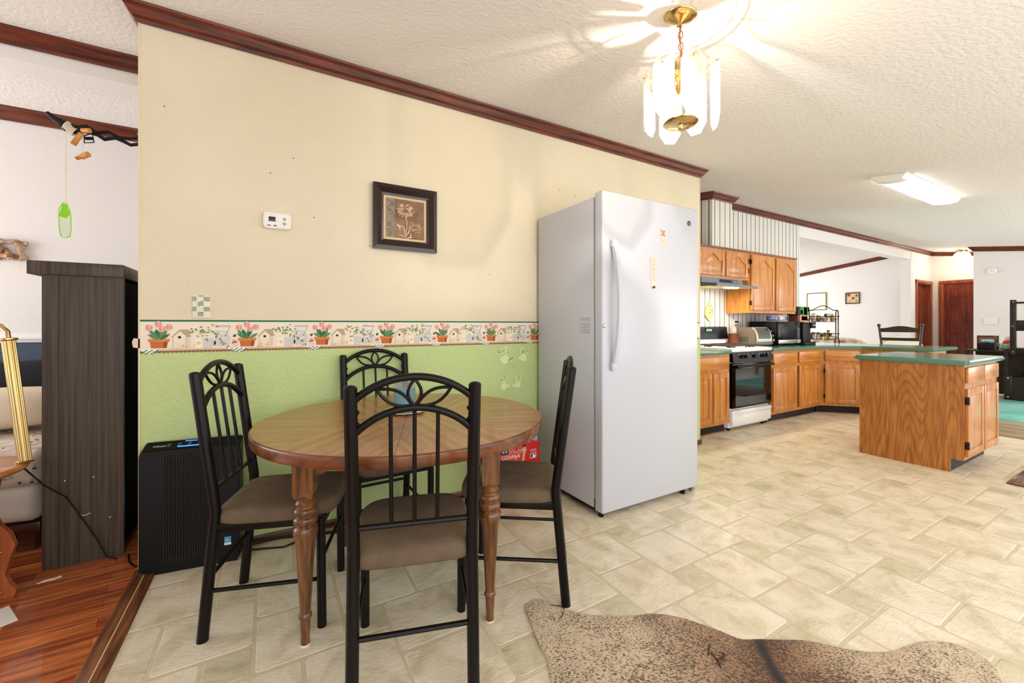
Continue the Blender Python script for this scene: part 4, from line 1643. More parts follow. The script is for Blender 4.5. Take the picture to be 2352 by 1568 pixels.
for (a, b, rr_, mi) in ((-.075, .075, .035, 1), (.01, -.005, .032, 1), (.08, .06, .03, 2), (.075, -.06, .018, 1)):
    mb.mi = mi
    mb.lathe([(rr_, 0), (rr_ * .9, .0012)], 12, M=Matrix.Translation((a, -.006, b)) @ RX90)
    mb.mi = 3
    mb.lathe([(rr_ * .4, 0), (rr_ * .35, .0018)], 10, M=Matrix.Translation((a, -.006, b)) @ RX90)
for k in range(16):
    mb.mi = 2
    a, b, q = rp.uniform(-.1, .1), rp.uniform(-.1, .1), rp.uniform(0, 3)
    mb.tube([(a, -.0065, b), (a + .02 * math.cos(q), -.0065, b + .02 * math.sin(q)), (a + .034 * math.cos(q + .6), -.0065, b + .034 * math.sin(q + .6))], .0018, 4)
mb.build('print', [mat('ochre_paper', (214, 186, 138), .6), mat('flower_red', (176, 58, 36), .6), mat('leaf_olive', (112, 108, 70), .6), mat('flower_core', (110, 34, 26), .6)], t, smooth=0)

# black desk with hutch at the far right
t = thing('desk', 'black desk with an open hutch against the far right wall', 'desk', (9.75, 1.0, 0))
M_desk = mat('black_brown_laminate', (26, 20, 18), .4, coat=.15)
MB().box(0, .62, -1.3, 1.18, .728, .752, bev=.003).build('desk_top', M_desk, t)
for (a, b) in ((.02, 1.14), (.58, 1.14), (.02, .72), (.02, -1.2), (.58, -1.2)):
    MB().box(a - .02, a + .02, b - .02, b + .02, 0, .728).build('leg', M_desk, t)
MB().box(.59, .61, -1.3, 1.16, .02, .728).build('back_panel', M_desk, t)  # panel added to keep the space under the desk dark
# low drawer chest and hutch posts
mb = MB()
mb.box(-.02, .03, .66, .74, 0, .375, bev=.003)
mb.box(.55, .60, .66, .74, 0, .375, bev=.003)
mb.box(-.01, .60, -.3, .70, .02, .36)
mb.build('chest', M_desk, t)
mb = MB()
mb.box(-.025, .035, .62, .68, .70, 1.53, bev=.003)
mb.build('hutch_post', M_desk, t)
mb = MB()
mb.box(-.02, .30, -.6, .65, 1.06, 1.22, bev=.003)
mb.box(-.02, .30, -.6, .65, 1.475, 1.50, bev=.003)
mb.box(-.02, .30, -.6, .65, .752, .80, bev=.003)
mb.build('hutch_shelf', M_desk, t)
for zz in (.74, 1.13, 1.50):
    MB().sphere((-.027, .65, zz), .012, .5, 1, 1, u=10, v=6).build('bolt', M_brassold, t)
for (yy, zz) in ((.70, .05), (.70, .34), (.45, .13)):
    MB().sphere((-.022 if yy == .7 else -.012, yy, zz), .011, .5, 1, 1, u=10, v=6).build('bolt', mat('pale_bolt', (206, 190, 160), .35, metal=.4), t)
ZD = .752
t = tag(MB().box(0, .18, 0, .165, 0, .11, bev=.003).build('storage_bin', M_black, loc=(9.80, 1.865, ZD + .001)), 'low black storage bin at the left end of the desk', 'bin')
t = thing('wooden_frame', 'wood and black picture frame leaning on the desk behind the bin', 'picture frame', (10.10, 1.86, ZD + .001))
MB().box(0, .02, 0, .24, .0, .225, bev=.003).build('frame_body', M_dkw, t)
MB().box(-.002, .0, .02, .22, .02, .20).build('panel', wood('desk_frame_wood', (176, 106, 62), (116, 60, 30), 'y', 6), t)
bag('blue_cloth', (9.89, 1.93, ZD + .112), .10, .13, .06, mat('pale_blue_cloth', (150, 196, 216), .8), 'crumpled pale blue cloth on the black bin', 'cloth', seed=12, amp=.25)
t = thing('patterned_bowl', 'green and white patterned bowl on the desk', 'bowl', (9.90, 1.755, ZD + .001))
MB().lathe([(.03, 0), (.07, .03), (.096, .085), (.10, .105), (.094, .105), (.065, .04), (0, .02)], 24).build('bowl_body', mat('marbled_green', (226, 228, 216), .35, rgb2=(46, 120, 66), vscale=22), t)
tag(MB().sphere((0, 0, .045), .05, 1, 1, .9).build('tomato', mat('tomato_red', (206, 58, 24), .35), loc=(9.90, 1.735, ZD + .075)), 'red-orange tomato in the green and white bowl', 'tomato')
bag('cream_canister', (10.12, 1.755, ZD + .001), .10, .10, .22, mat('cream_plastic', (214, 208, 184), .5), 'cream rounded container beside the hutch post', 'container', seed=13, amp=.03)
bag('folded_cloth', (9.88, 1.42, 1.223), .20, .26, .19, mat('white_pink_cloth', (232, 218, 216), .8, rgb2=(206, 160, 166), vscale=16), 'white and pink cloth bundle on the upper hutch shelf', 'cloth', seed=14, amp=.1)
bag('cream_bag', (9.90, 1.34, .803), .20, .42, .22, mat('cream_bag', (220, 214, 190), .6), 'large cream bag in the lower hutch opening', 'bag', seed=15, amp=.05)
tag(MB().box(0, .3, 0, .5, 0, .16, bev=.004).build('paper_stack', M_paper, loc=(9.78, .98, .377)), 'white box on the low black chest under the desk', 'box')

# rugs in the far room and the wooden floor register
tag(MB().box(7.62, 9.70, .2, 1.78, .0005, .012, bev=.004).build('teal_rug', mat('teal_rug_pile', (150, 210, 206), .95, rgb2=(92, 176, 150), vscale=1.6, bump=.4, bscale=150)), 'teal and green ombre rug in front of the black desk', 'rug')
tag(MB().box(6.52, 7.60, .1, 1.42, .0005, .010, bev=.004).build('beige_rug', mat('bark_rug', (176, 158, 132), .95, rgb2=(120, 104, 84), vscale=6, stretch=(1, .25, 1))), 'beige wood-grain pattern rug beyond the kitchen island', 'rug')
t = thing('floor_register', 'wood-framed floor register at the right edge of the kitchen floor', 'floor vent', (4.60, .38, 0))
mb = MB()
mb.box(0, .06, 0, .43, .0, .014, bev=.004)
mb.box(.50, .56, 0, .43, .0, .014, bev=.004)
mb.box(.06, .5, .37, .43, .0, .014, bev=.004)
mb.box(.06, .5, 0, .06, .0, .014, bev=.004)
mb.build('register_frame', wood('register_wood', (128, 72, 44), (84, 42, 24), 'x', 6), t)
mb = MB()
for k in range(13):
    mb.box(.062 + k * .034, .085 + k * .034, .06, .37, .001, .010)
mb.build('slats', wood('register_slats', (196, 150, 110), (150, 104, 70), 'y', 6), t)

# ================================================================== FRIDGE
t = thing('upright_freezer', 'tall white single-door refrigerator standing against the beige wall', 'refrigerator', (1.68, 1.87, 0))
w = .865
MB().box(0, w, .055, .655, .045, 1.925, bev=.006).build('cabinet_body', M_fridge, t)
MB().box(.006, w - .006, .045, .60, .03, .10).build('base_grille', M_black, t)
M_gasket = mat('grey_gasket', (150, 152, 154), .6)
MB().box(.008, w - .008, .040, .058, .06, 1.92).build('gasket', M_gasket, t, smooth=0)
dr = MB().box(-.004, w + .004, -.028, .042, .036, 1.945, bev=.010, seg=3).build('door', M_fridge, t)
mb = MB()
hz0, hz1 = .905, 1.635
N = 24
prof = []
pts = []
for i in range(N + 1):
    u = i / N
    pts.append((.070 + .012 * math.sin(PI * u), -.045 - .038 * math.sin(PI * u) ** .7, hz0 + (hz1 - hz0) * u))
t_ = bmesh.new()
rows = []
for p in pts:
    x_, y_, z_ = p
    rows.append([t_.verts.new(q) for q in ((x_ - .016, y_ + .010, z_), (x_ - .012, y_ - .008, z_), (x_ + .012, y_ - .008, z_), (x_ + .016, y_ + .010, z_))])
for a, b in zip(rows, rows[1:]):
    for k in range(4):
        t_.faces.new((a[k], a[(k + 1) % 4], b[(k + 1) % 4], b[k]))
t_.faces.new(rows[0])
t_.faces.new(rows[-1][::-1])
mb._merge(t_)
for zz in (hz0, hz1):
    mb.box(.052, .088, -.056, -.026, zz - .025, zz + .02, bev=.006)
mb.build('door_handle', M_fridge, dr)
mb = MB().lathe([(.017, 0), (.017, .004), (.014, .006), (0, .006)], 24, M=Matrix.Translation((w - .092, -.028, 1.84)) @ RX90)
bdg = mb.build('round_badge', mat('pewter_badge', (86, 82, 74), .35, metal=.8), dr)
mb = MB().ring((w - .092, -.0345, 1.84), .0105, .0012, (0, 1, 0), 20, 6)
text_bm(mb, 'GE', .013, Matrix.Translation((w - .092, -.0347, 1.84)) @ RX90)
mb.build('badge_monogram', M_chrome, bdg)
mb = MB().lathe([(.011, 0), (.011, .006), (.006, .010), (0, .010)], 14, M=Matrix.Translation((.008, -.027, 1.145)) @ RX90)
mb.build('lock', M_chrome, dr)
mb = MB()
for k, (zz, n_) in enumerate(((1.185, 3), (1.150, 4), (1.113, 3))):
    mb.box(-.0012, .0002, .085, .190, zz + .006, zz + .0085)
    for q in range(n_):
        mb.box(-.0012, .0002, .085, .185 - .02 * ((q + k) % 3), zz - .001 - q * .006, zz + .0005 - q * .006)
mb.build('warning_label', mat('label_grey_print', (150, 150, 152), .6), t, smooth=0)
# hinge foot at the right, roller feet
MB().box(w - .05, w - .02, -.02, .05, .012, .036, bev=.003).tube([(w - .03, .0, .0), (w - .03, .0, .02)], .012, 10).build('hinge_foot', M_steel, t)
for fx, fy in ((.03, .02), (w - .12, .0), (.05, .6), (w - .05, .6)):
    MB().lathe([(.016, 0), (.016, .02), (.008, .022), (.008, .05)], 12, (fx, fy)).build('foot', M_black, t)
# cards stuck on the door


def card(name, label, x, z, w_, h_, m, marks, cat='magnet'):
    t = thing(name, label, cat, (1.68 + x, 1.8415, z))
    MB().box(-w_ / 2, w_ / 2, -.0012, .0, -h_ / 2, h_ / 2).build('card', m, t, smooth=0)
    mb = MB()
    ms = []
    for (a, b, c, d, mm) in marks:
        if mm not in ms:
            ms.append(mm)
        mb.mi = ms.index(mm)
        mb.box(a, b, -.0018, -.0011, c, d)
    mb.build('card_print', ms, t, smooth=0)


M_cardp = mat('pale_pink_card', (214, 190, 174), .6)
M_cardw = mat('white_card', (212, 200, 188), .6)
M_ink = mat('grey_ink', (120, 110, 104), .6)
M_pink = mat('salmon_print', (222, 132, 104), .6)
card('magnet_card', 'pale card with a small red cross near the top of the refrigerator door', .515, 1.715, .055, .118, M_cardp,
     [(-.017, .017, .040, .046, M_pink), (-.017, .017, .012, .018, M_pink), (-.017, -.011, .012, .046, M_pink), (.011, .017, .012, .046, M_pink), (-.003, .005, .018, .04, M_red), (-.015, .012, -.02, -.018, M_pink)])
card('calendar_magnet', 'tall pale calendar strip in the middle of the refrigerator door', .425, 1.51, .062, .155, M_cardp,
     [(-.02, .0, .02, .022, M_ink), (.012, .016, .028, .032, M_red), (-.018, .016, -.004, -.002, M_ink), (-.012, .012, -.03, -.0285, M_ink), (-.018, .016, -.05, -.0485, M_ink), (-.02, .018, .05, .052, M_pink)])
card('photo_magnet', 'small square picture magnet under the calendar strip', .427, 1.400, .052, .062, M_cardw,
     [(-.02, .02, .008, .016, M_cream), (-.018, .012, -.018, -.004, mat('brown_print', (150, 84, 60), .6)), (-.004, .018, -.012, .0, M_pink)])

# ================================================================== CHAIRS
WR, WF, DP, HC = .354, .368, .407, .98
KN, LEAN = .043, -.025


def post_x(z):
    """forward offset of the rear post at height z"""
    zk = .47
    if z < zk:
        return KN * (z / zk)
    return KN + (LEAN - KN) * (z - zk) / (HC - zk)


t = thing('dining_chair', 'x', 'chair', (0, 0, 0))       # local +x = forward, +y = the sitter's left
for s_ in (-1, 1):
    y = s_ * WR / 2
    mb = MB()
    pts = [(post_x(z), y, z) for z in (0, .15, .3, .42, .455, .485, .52, .65, .8, .9, HC - .008)]
    mb.tube(pts, .0190, 16)
    o = mb.build('back_post', M_bronze, t)
    MB().sphere((post_x(HC - .008), y, HC - .010), .0190, 1, 1, .55, 16, 8).build('post_cap', M_bronze, o)
    MB().sphere((post_x(.455) + .0, y + s_ * .0165, .458), .006, 1, .5, 1, 8, 6).sphere((post_x(.205), y + s_ * .0165, .2), .006, 1, .5, 1, 8, 6).build('screw', M_bronze, o)
    for zz in (.865, .90):
        MB().sphere((post_x(zz), y - s_ * .019, zz), .0065, 1, .8, 1, 8, 6).build('rivet', M_bronze, o)
for s_ in (-1, 1):
    y = s_ * WF / 2
    MB().tube([(DP, y, 0), (DP - .004, y, .42)], .0165, 14).build('front_leg', M_bronze, t)


def back_arc(z_end, z_top, r, n=20, e=1.0):
    pts = []
    hw_ = WR / 2 - .012
    # circular arc
    sag = z_top - z_end
    R_ = (hw_ ** 2 + sag ** 2) / (2 * sag)
    a0 = math.asin(min(1, hw_ / R_))
    for i in range(n + 1):
        a = -a0 + 2 * a0 * i / n
        z = z_top - R_ + R_ * math.cos(a)
        pts.append((post_x(z) if z < HC else post_x(HC) - (z - HC) * .13, R_ * math.sin(a), z))
    return pts


def arc_z(y, z_end, z_top):
    hw_ = WR / 2 - .012
    sag = z_top - z_end
    R_ = (hw_ ** 2 + sag ** 2) / (2 * sag)
    return z_top - R_ + math.sqrt(R_ * R_ - y * y)


ZU, ZUT, ZL, ZLT = .938, 1.000, .840, .908
MB().tube(back_arc(ZU, ZUT, .011), .011, 12).build('top_arch', M_bronze, t)
MB().tube(back_arc(ZL, ZLT, .011), .011, 12).build('lower_arch', M_bronze, t)


def petal(y0, z0, y1, z1, wd):
    N = 14
    d = Vector((y1 - y0, z1 - z0))
    nrm = Vector((-d.y, d.x)).normalized()
    L1, L2 = [], []
    for i in range(N + 1):
        u = i / N
        c = Vector((y0, z0)) + d * u
        f = math.sin(PI * u) ** .9 * wd
        for L, sg in ((L1, 1), (L2, -1)):
            q = c + nrm * f * sg
            L.append((post_x(min(q.y, HC)) - .001, q.x, q.y))
    mb = MB()
    mb.tube(L1, .005, 8)
    mb.tube(L2, .005, 8)
    return mb


petal(0, ZLT + .006, 0, ZUT - .008, .019).build('petal_scroll', M_bronze, t)
for s_ in (-1, 1):
    petal(s_ * .006, ZLT + .006, s_ * .105, arc_z(.105, ZU, ZUT) - .012, .020).build('petal_scroll', M_bronze, t)
ZR = .547
MB().tube([(post_x(ZR), -WR / 2 + .01, ZR), (post_x(ZR), WR / 2 - .01, ZR)], .0085, 10).build('lower_rail', M_bronze, t)
for y in (-.068, 0, .068):
    za = arc_z(y, ZL, ZLT)
    MB().tube([(post_x(ZR), y, ZR), (post_x((ZR + za) / 2), y, (ZR + za) / 2), (post_x(za), y, za - .004)], .0062, 10).build('spindle', M_bronze, t)
# seat frame and cushion
mb = MB()
x0, x1 = post_x(.42) - .005, DP + .012
mb.box(x0, x1, -WF / 2 - .004, -WF / 2 + .012, .392, .424, bev=.002)
mb.box(x0, x1, WF / 2 - .012, WF / 2 + .004, .392, .424, bev=.002)
mb.box(x1 - .016, x1, -WF / 2, WF / 2, .392, .424, bev=.002)
mb.build('seat_frame', M_bronze, t)
N = 40
t_ = bmesh.new()
levels = [(.0, .417, .975), (.3, .424, 1.0), (.6, .448, 1.0), (.85, .462, .975), (1, .470, .93), (1, .4755, .80), (1, .478, .5), (1, .479, .15)]


def seat_outline(k):
    pts = []
    xc = (post_x(.45) - .012 + DP + .045) / 2
    hx, hy = (DP + .045 - post_x(.45) + .012) / 2, WF / 2 + .012
    for i in range(N):
        a = 2 * PI * i / N
        c, s2 = math.cos(a), math.sin(a)
        e = .42 if c > 0 else .22
        px_ = math.copysign(abs(c) ** e, c)
        py_ = math.copysign(abs(s2) ** (.5 if c > 0 else .3), s2)
        q = max(abs(px_), abs(py_))
        yy = py_ * hy * (1 - .06 * max(0, -px_) ** 2)
        pts.append((xc + px_ * hx * k, yy * k))
    return pts


rows = []
for (_, z_, k) in levels:
    rows.append([t_.verts.new((a, b, z_)) for a, b in seat_outline(k)])
for a, b in zip(rows, rows[1:]):
    for i in range(N):
        t_.faces.new((a[i], a[(i + 1) % N], b[(i + 1) % N], b[i]))
t_.faces.new(rows[0][::-1])
t_.faces.new(rows[-1])
mb = MB()
mb._merge(t_)
mb.build('seat_cushion', M_seat, t, smooth=70)
for s_ in (-1, 1):
    y = s_ * (WR / 2 + .004)
    MB().tube([(post_x(.18) + .008, y, .182), (DP - .01, s_ * WF / 2, .182)], .0078, 8).build('side_stretcher', M_bronze, t)
MB().tube([(post_x(.225), -WR / 2 + .008, .226), (post_x(.225), WR / 2 - .008, .226)], .0082, 8).build('back_stretcher', M_bronze, t)
MB().tube([(DP - .003, -WF / 2 + .01, .252), (DP - .003, WF / 2 - .01, .252)], .0082, 8).build('front_stretcher', M_bronze, t)
for s_ in (-1, 1):
    MB().sphere((DP, s_ * (WF / 2 + .015), .185), .006, 1, .5, 1, 8, 6).build('screw', M_bronze, t)
GC = 'black metal chairs around the dining table'
t.location = (.366, 1.213, 0)
t.rotation_euler = (0, 0, math.radians(73.3))
t['label'] = 'black metal dining chair nearest the camera, back turned, in front of the table'
t['group'] = GC
chair0 = t
dup(chair0, (-.166, 2.038, 0), math.radians(-18.1), 'black metal dining chair at the left end of the table beside the air purifier', GC)
dup(chair0, (1.144, 1.5086, 0), math.radians(145.2), 'black metal dining chair seen from the side in front of the white refrigerator', GC)
dup(chair0, (.525, 2.506, 0), math.radians(-88), 'black metal dining chair against the green wall behind the table', GC)

# ================================================================== TABLE
TC, TR = (.530, 1.869), math.radians(-19.6)
t = thing('dining_table', 'round brown wooden dining table with turned legs', 'table', (TC[0], TC[1], 0), TR)
A_, B_ = .612, .600
ZT = .741

mT = bpy.data.materials.new('table_top_veneer')
mT.use_nodes = True
nt = mT.node_tree
Lk = nt.links.new
bs = nt.nodes['Principled BSDF']
bs.inputs['Roughness'].default_value = 0.3
bs.inputs['Coat Weight'].default_value = 0.25
tc = nt.nodes.new('ShaderNodeTexCoord')
sp = nt.nodes.new('ShaderNodeSeparateXYZ')
Lk(tc.outputs['Object'], sp.inputs[0])
# centre diamond of book-matched veneer, long grain outside it
ax_ = m_math(nt, 'ABSOLUTE', sp.outputs[0])
ay_ = m_math(nt, 'ABSOLUTE', sp.outputs[1])
inside = m_math(nt, 'LESS_THAN', m_math(nt, 'SUBTRACT', ax_, m_math(nt, 'MULTIPLY', ay_, .62)), .13)
mpa = nt.nodes.new('ShaderNodeMapping')
mpa.inputs['Scale'].default_value = (1.2, 16, 1)
Lk(tc.outputs['Object'], mpa.inputs[0])
na = nt.nodes.new('ShaderNodeTexNoise')
na.inputs['Scale'].default_value = 2.6
na.inputs['Detail'].default_value = 7
Lk(mpa.outputs[0], na.inputs['Vector'])
# mirrored diagonal grain: rotate (|x|, y)
cb = nt.nodes.new('ShaderNodeCombineXYZ')
Lk(ax_, cb.inputs[0])
Lk(ay_, cb.inputs[1])
mpb0 = nt.nodes.new('ShaderNodeVectorRotate')
mpb0.rotation_type = 'Z_AXIS'
mpb0.inputs['Angle'].default_value = math.radians(-68)
Lk(cb.outputs[0], mpb0.inputs['Vector'])
mpb = nt.nodes.new('ShaderNodeMapping')
mpb.inputs['Scale'].default_value = (1.2, 16, 1)
Lk(mpb0.outputs[0], mpb.inputs[0])
nb = nt.nodes.new('ShaderNodeTexNoise')
nb.inputs['Scale'].default_value = 1.7
nb.inputs['Detail'].default_value = 6
Lk(mpb.outputs[0], nb.inputs['Vector'])
mixf = nt.nodes.new('ShaderNodeMix')
Lk(inside, mixf.inputs[0])
Lk(na.outputs['Fac'], mixf.inputs[2])
Lk(nb.outputs['Fac'], mixf.inputs[3])
rp_ = nt.nodes.new('ShaderNodeValToRGB')
rp_.color_ramp.elements[0].position = .34
rp_.color_ramp.elements[0].color = srgb((132, 88, 48))
rp_.color_ramp.elements[1].position = .66
rp_.color_ramp.elements[1].color = srgb((176, 128, 76))
Lk(mixf.outputs[0], rp_.inputs[0])
Lk(rp_.outputs[0], bs.inputs['Base Color'])
N = 96


def eltop(k, z, mb_):
    return [mb_.bm.verts.new(((A_ + k) * math.cos(2 * PI * i / N), (B_ + k) * math.sin(2 * PI * i / N), z)) for i in range(N)]


mb = MB()
R1 = eltop(-.006, ZT, mb)
f = mb.bm.faces.new(R1)
mb.build('table_top', mT, t, smooth=0)
mb = MB()
prof = [(-.006, ZT), (-.001, ZT - .003), (0, ZT - .008), (0, ZT - .036), (-.004, ZT - .044), (-.016, ZT - .046), (-.03, ZT - .046)]
rows = [eltop(k, z_, mb) for k, z_ in prof]
for a, b in zip(rows, rows[1:]):
    for i in range(N):
        mb.bm.faces.new((a[i], a[(i + 1) % N], b[(i + 1) % N], b[i]))
mb.bm.faces.new(rows[-1][::-1])
mb.build('edge_band', M_table_edge, t, smooth=50)
mb = MB().box(-.0007, .0007, -B_ + .004, B_ - .004, ZT - .0005, ZT + .0004)
mb.build('leaf_seam', mat('seam_dark', (74, 44, 24), .6), t, smooth=0)
LX, LY = .335, .334
prof = [(.012, 0), (.016, .005), (.0145, .03), (.0165, .055), (.0175, .085), (.0165, .094), (.0225, .101), (.0225, .108), (.0175, .116), (.0195, .15), (.0235, .22), (.0285, .30), (.0335, .37), (.0365, .392),
        (.041, .402), (.0425, .413), (.0405, .424), (.033, .432), (.033, .436), (.040, .444), (.0415, .452), (.039, .461), (.032, .467), (.032, .471), (.039, .478), (.0405, .485), (.038, .492), (.031, .498), (.030, .503),
        (.034, .508), (.035, .514), (.031, .520), (.028, .524), (.030, .530), (.034, .536)]
for (a, b) in ((-LX, -LY), (LX, -LY), (LX, LY), (-LX, LY)):
    mb = MB()
    mb.lathe(prof, 24, (a, b))
    # square block, slightly waisted at the bottom
    q = .0345
    rows = []
    for k, z_ in ((.029, .534), (.0335, .548), (q, .56), (q, ZT - .046)):
        rows.append([mb.bm.verts.new((a + sx_ * k, b + sy_ * k, z_)) for sx_, sy_ in ((-1, -1), (1, -1), (1, 1), (-1, 1))])
    for r0, r1 in zip(rows, rows[1:]):
        for i in range(4):
            mb.bm.faces.new((r0[i], r0[(i + 1) % 4], r1[(i + 1) % 4], r1[i]))
    mb.bm.faces.new(rows[0][::-1])
    mb.bm.faces.new(rows[-1])
    lg = mb.build('leg', M_table_leg, t, smooth=35)
    MB().lathe([(.016, -.0), (.016, .005)], 16, (a, b)).build('glide', M_whitepl, lg)
for (xa, xb, ya, yb) in ((-LX, LX, -LY - .012, -LY + .012), (-LX, LX, LY - .012, LY + .012), (-LX - .012, -LX + .012, -LY, LY), (LX - .012, LX + .012, -LY, LY)):
    MB().box(xa, xb, ya, yb, ZT - .085, ZT - .044).build('apron', M_table_edge, t)
# scroll brackets beside the legs
sc = [(0, 0), (.135, 0), (.125, -.018), (.095, -.022), (.088, -.038), (.062, -.045), (.052, -.068), (.030, -.082), (0, -.085)]
for (a, b) in ((-LX, -LY), (LX, -LY), (LX, LY), (-LX, LY)):
    sx_, sy_ = (1 if a < 0 else -1), (1 if b < 0 else -1)
    mb = MB()
    mb.prism([(a + sx_ * (.03 + p[0]), ZT - .046 + p[1]) for p in sc], b - .012, b + .012, 'xz')
    mb.build('corner_bracket', M_table_edge, t, smooth=0)
    mb = MB()
    mb.prism([(b + sy_ * (.03 + p[0]), ZT - .046 + p[1]) for p in sc], a - .012, a + .012, 'yz')
    mb.build('corner_bracket', M_table_edge, t, smooth=0)

# candle on a white plate
cx_, cy_ = .535, 1.93
t = MB().lathe([(.0, 0), (.05, 0), (.088, .008), (.095, .011), (.094, .013), (.085, .010), (.05, .003), (0, .003)], 32).build('plate', mat('cream_plate', (236, 226, 208), .3), loc=(cx_, cy_, ZT + .0006))
tag(t, 'small cream plate under the blue candle on the dining table', 'plate')
t = thing('jar_candle', 'blue candle in a tall clear glass jar on the dining table', 'candle', (cx_, cy_, ZT + .0045))
MB().lathe([(.047, .003), (.047, .108), (.0, .108)], 28).build('blue_wax', mat('blue_wax', (70, 150, 186), .5), t)
MB().lathe([(.0, 0), (.048, 0), (.0505, .004), (.0505, .118), (.046, .130), (.044, .134), (.046, .138), (.046, .158), (.0445, .158), (.0435, .138), (.0425, .134), (.0445, .130), (.0485, .118), (.0485, .004)], 28, cap=False).build('glass_jar', glass('candle_glass', (240, 242, 236), .88, .03), t)
MB().tube([(0, 0, .108), (.003, 0, .122)], .0015, 6).build('wick', M_black, t)

# ================================================================== AIR PURIFIER
pa = Vector((-.527, 2.470, 0))
pb = Vector((-.140, 2.418, 0))
pr = math.atan2(pb.y - pa.y, pb.x - pa.x)
t = thing('air_purifier', 'black tower air purifier against the green wall behind the left chair', 'air purifier', (pa.x, pa.y, 0), pr)
w = (pb - pa).length
dp = .088
prof = [(0, .02), (0, .545), (.003, .556), (.010, .563), (dp, .596), (dp, .02)]
mb = MB()
mb.prism(prof, 0, w, 'yz', bev=.005)
mb.box(.012, w - .012, .008, dp - .004, 0, .022)
mb.build('housing', mat('purifier_black', (14, 14, 14), .45, spec=.3), t, smooth=35)
mb = MB()
for k in range(22):
    xx = w * .235 + k * .0098
    mb.box(xx, xx + .0058, -.0045, .001, .085, .515, bev=.0015, seg=1)
    mb.box(xx - .0008, xx + .0078, -.005, .001, .515, .552, bev=.002, seg=1)
    mb.box(xx - .0008, xx + .0078, -.005, .001, .055, .085, bev=.002, seg=1)
mb.build('front_grille', mat('purifier_grille', (36, 33, 28), .5, spec=.3), t, smooth=0)
PSL = math.atan2(.033, .078)
Mt = Matrix.Translation((0, .05, .5805)) @ Matrix.Rotation(PSL, 4, 'X')
pc = MB().box(.012, w - .010, -.034, .034, -.0006, .0012, M=Mt).build('touch_panel', M_blackg, t, smooth=0)
text('brand_lettering', 'WINIX', .0165, mat('pale_print', (190, 190, 190), .5), t, Mt @ Matrix.Translation((.062, -.004, .0018)))
M_blue = mat('blue_led', (40, 90, 255), .4, emit=(30, 80, 255), estr=7)
MB().box(w * .345, w * .57, -.018, -.013, .0008, .0022, M=Mt).build('light_bar', M_blue, pc, smooth=0)
mb = MB()
for k in range(7):
    mb.box(w * .40 + k * .007, w * .40 + .0055 + k * .007, .021, .025, .0008, .002, M=Mt)
mb.build('indicator_text', M_blue, pc, smooth=0)
for k, fx in enumerate((.25, .355, .455, .56, .66)):
    mb = MB().ring((w * fx, .004, .0015), .0075, .0007, (0, 0, 1), 16, 4)
    mb.box(w * fx - .003, w * fx + .003, -.0015 + .004, .0015 + .004, .001, .0018)
    mb.box(w * fx - .008, w * fx + .008, -.0095, -.0080, .001, .0018)
    me_ = mb
    bmesh.ops.transform(me_.bm, matrix=Mt, verts=me_.bm.verts)
    me_.build('touch_button', mat('dim_print', (130, 130, 130), .5), pc, smooth=0)
mb = MB()
mb.box(w - .062, w - .034, -.0012, .0, .10, .128)
mb.build('energy_sticker', mat('sticker_blue', (60, 150, 200), .5), t, smooth=0)
MB().box(w - .062, w - .034, -.0013, .0, .088, .0995).box(w - .058, w - .040, -.0016, -.001, .108, .1105).box(w - .056, w - .042, -.0016, -.001, .116, .118).build('sticker_base', M_paper, t, smooth=0)
# cords
mb = MB()
mb.tube([(-.13, 2.50, .008), (-.03, 2.47, .006), (.05, 2.44, .006), (.12, 2.47, .006), (.16, 2.52, .006), (.10, 2.535, .02), (.3, 2.53, .03), (.6, 2.535, .02), (.9, 2.54, .015), (1.18, 2.54, .012)], .0042, 8)
tag(mb.build('power_cord', M_black), 'black power cord lying along the baseboard behind the table', 'cord')
mb = MB()
mb.tube([(-.62, 2.74, .008), (-.60, 2.66, .008), (-.57, 2.60, .008), (-.50, 2.545, .008)], .004, 8)
tag(mb.build('power_cord', M_black), 'short black cord crossing the wood floor between bookcase and air purifier', 'cord')

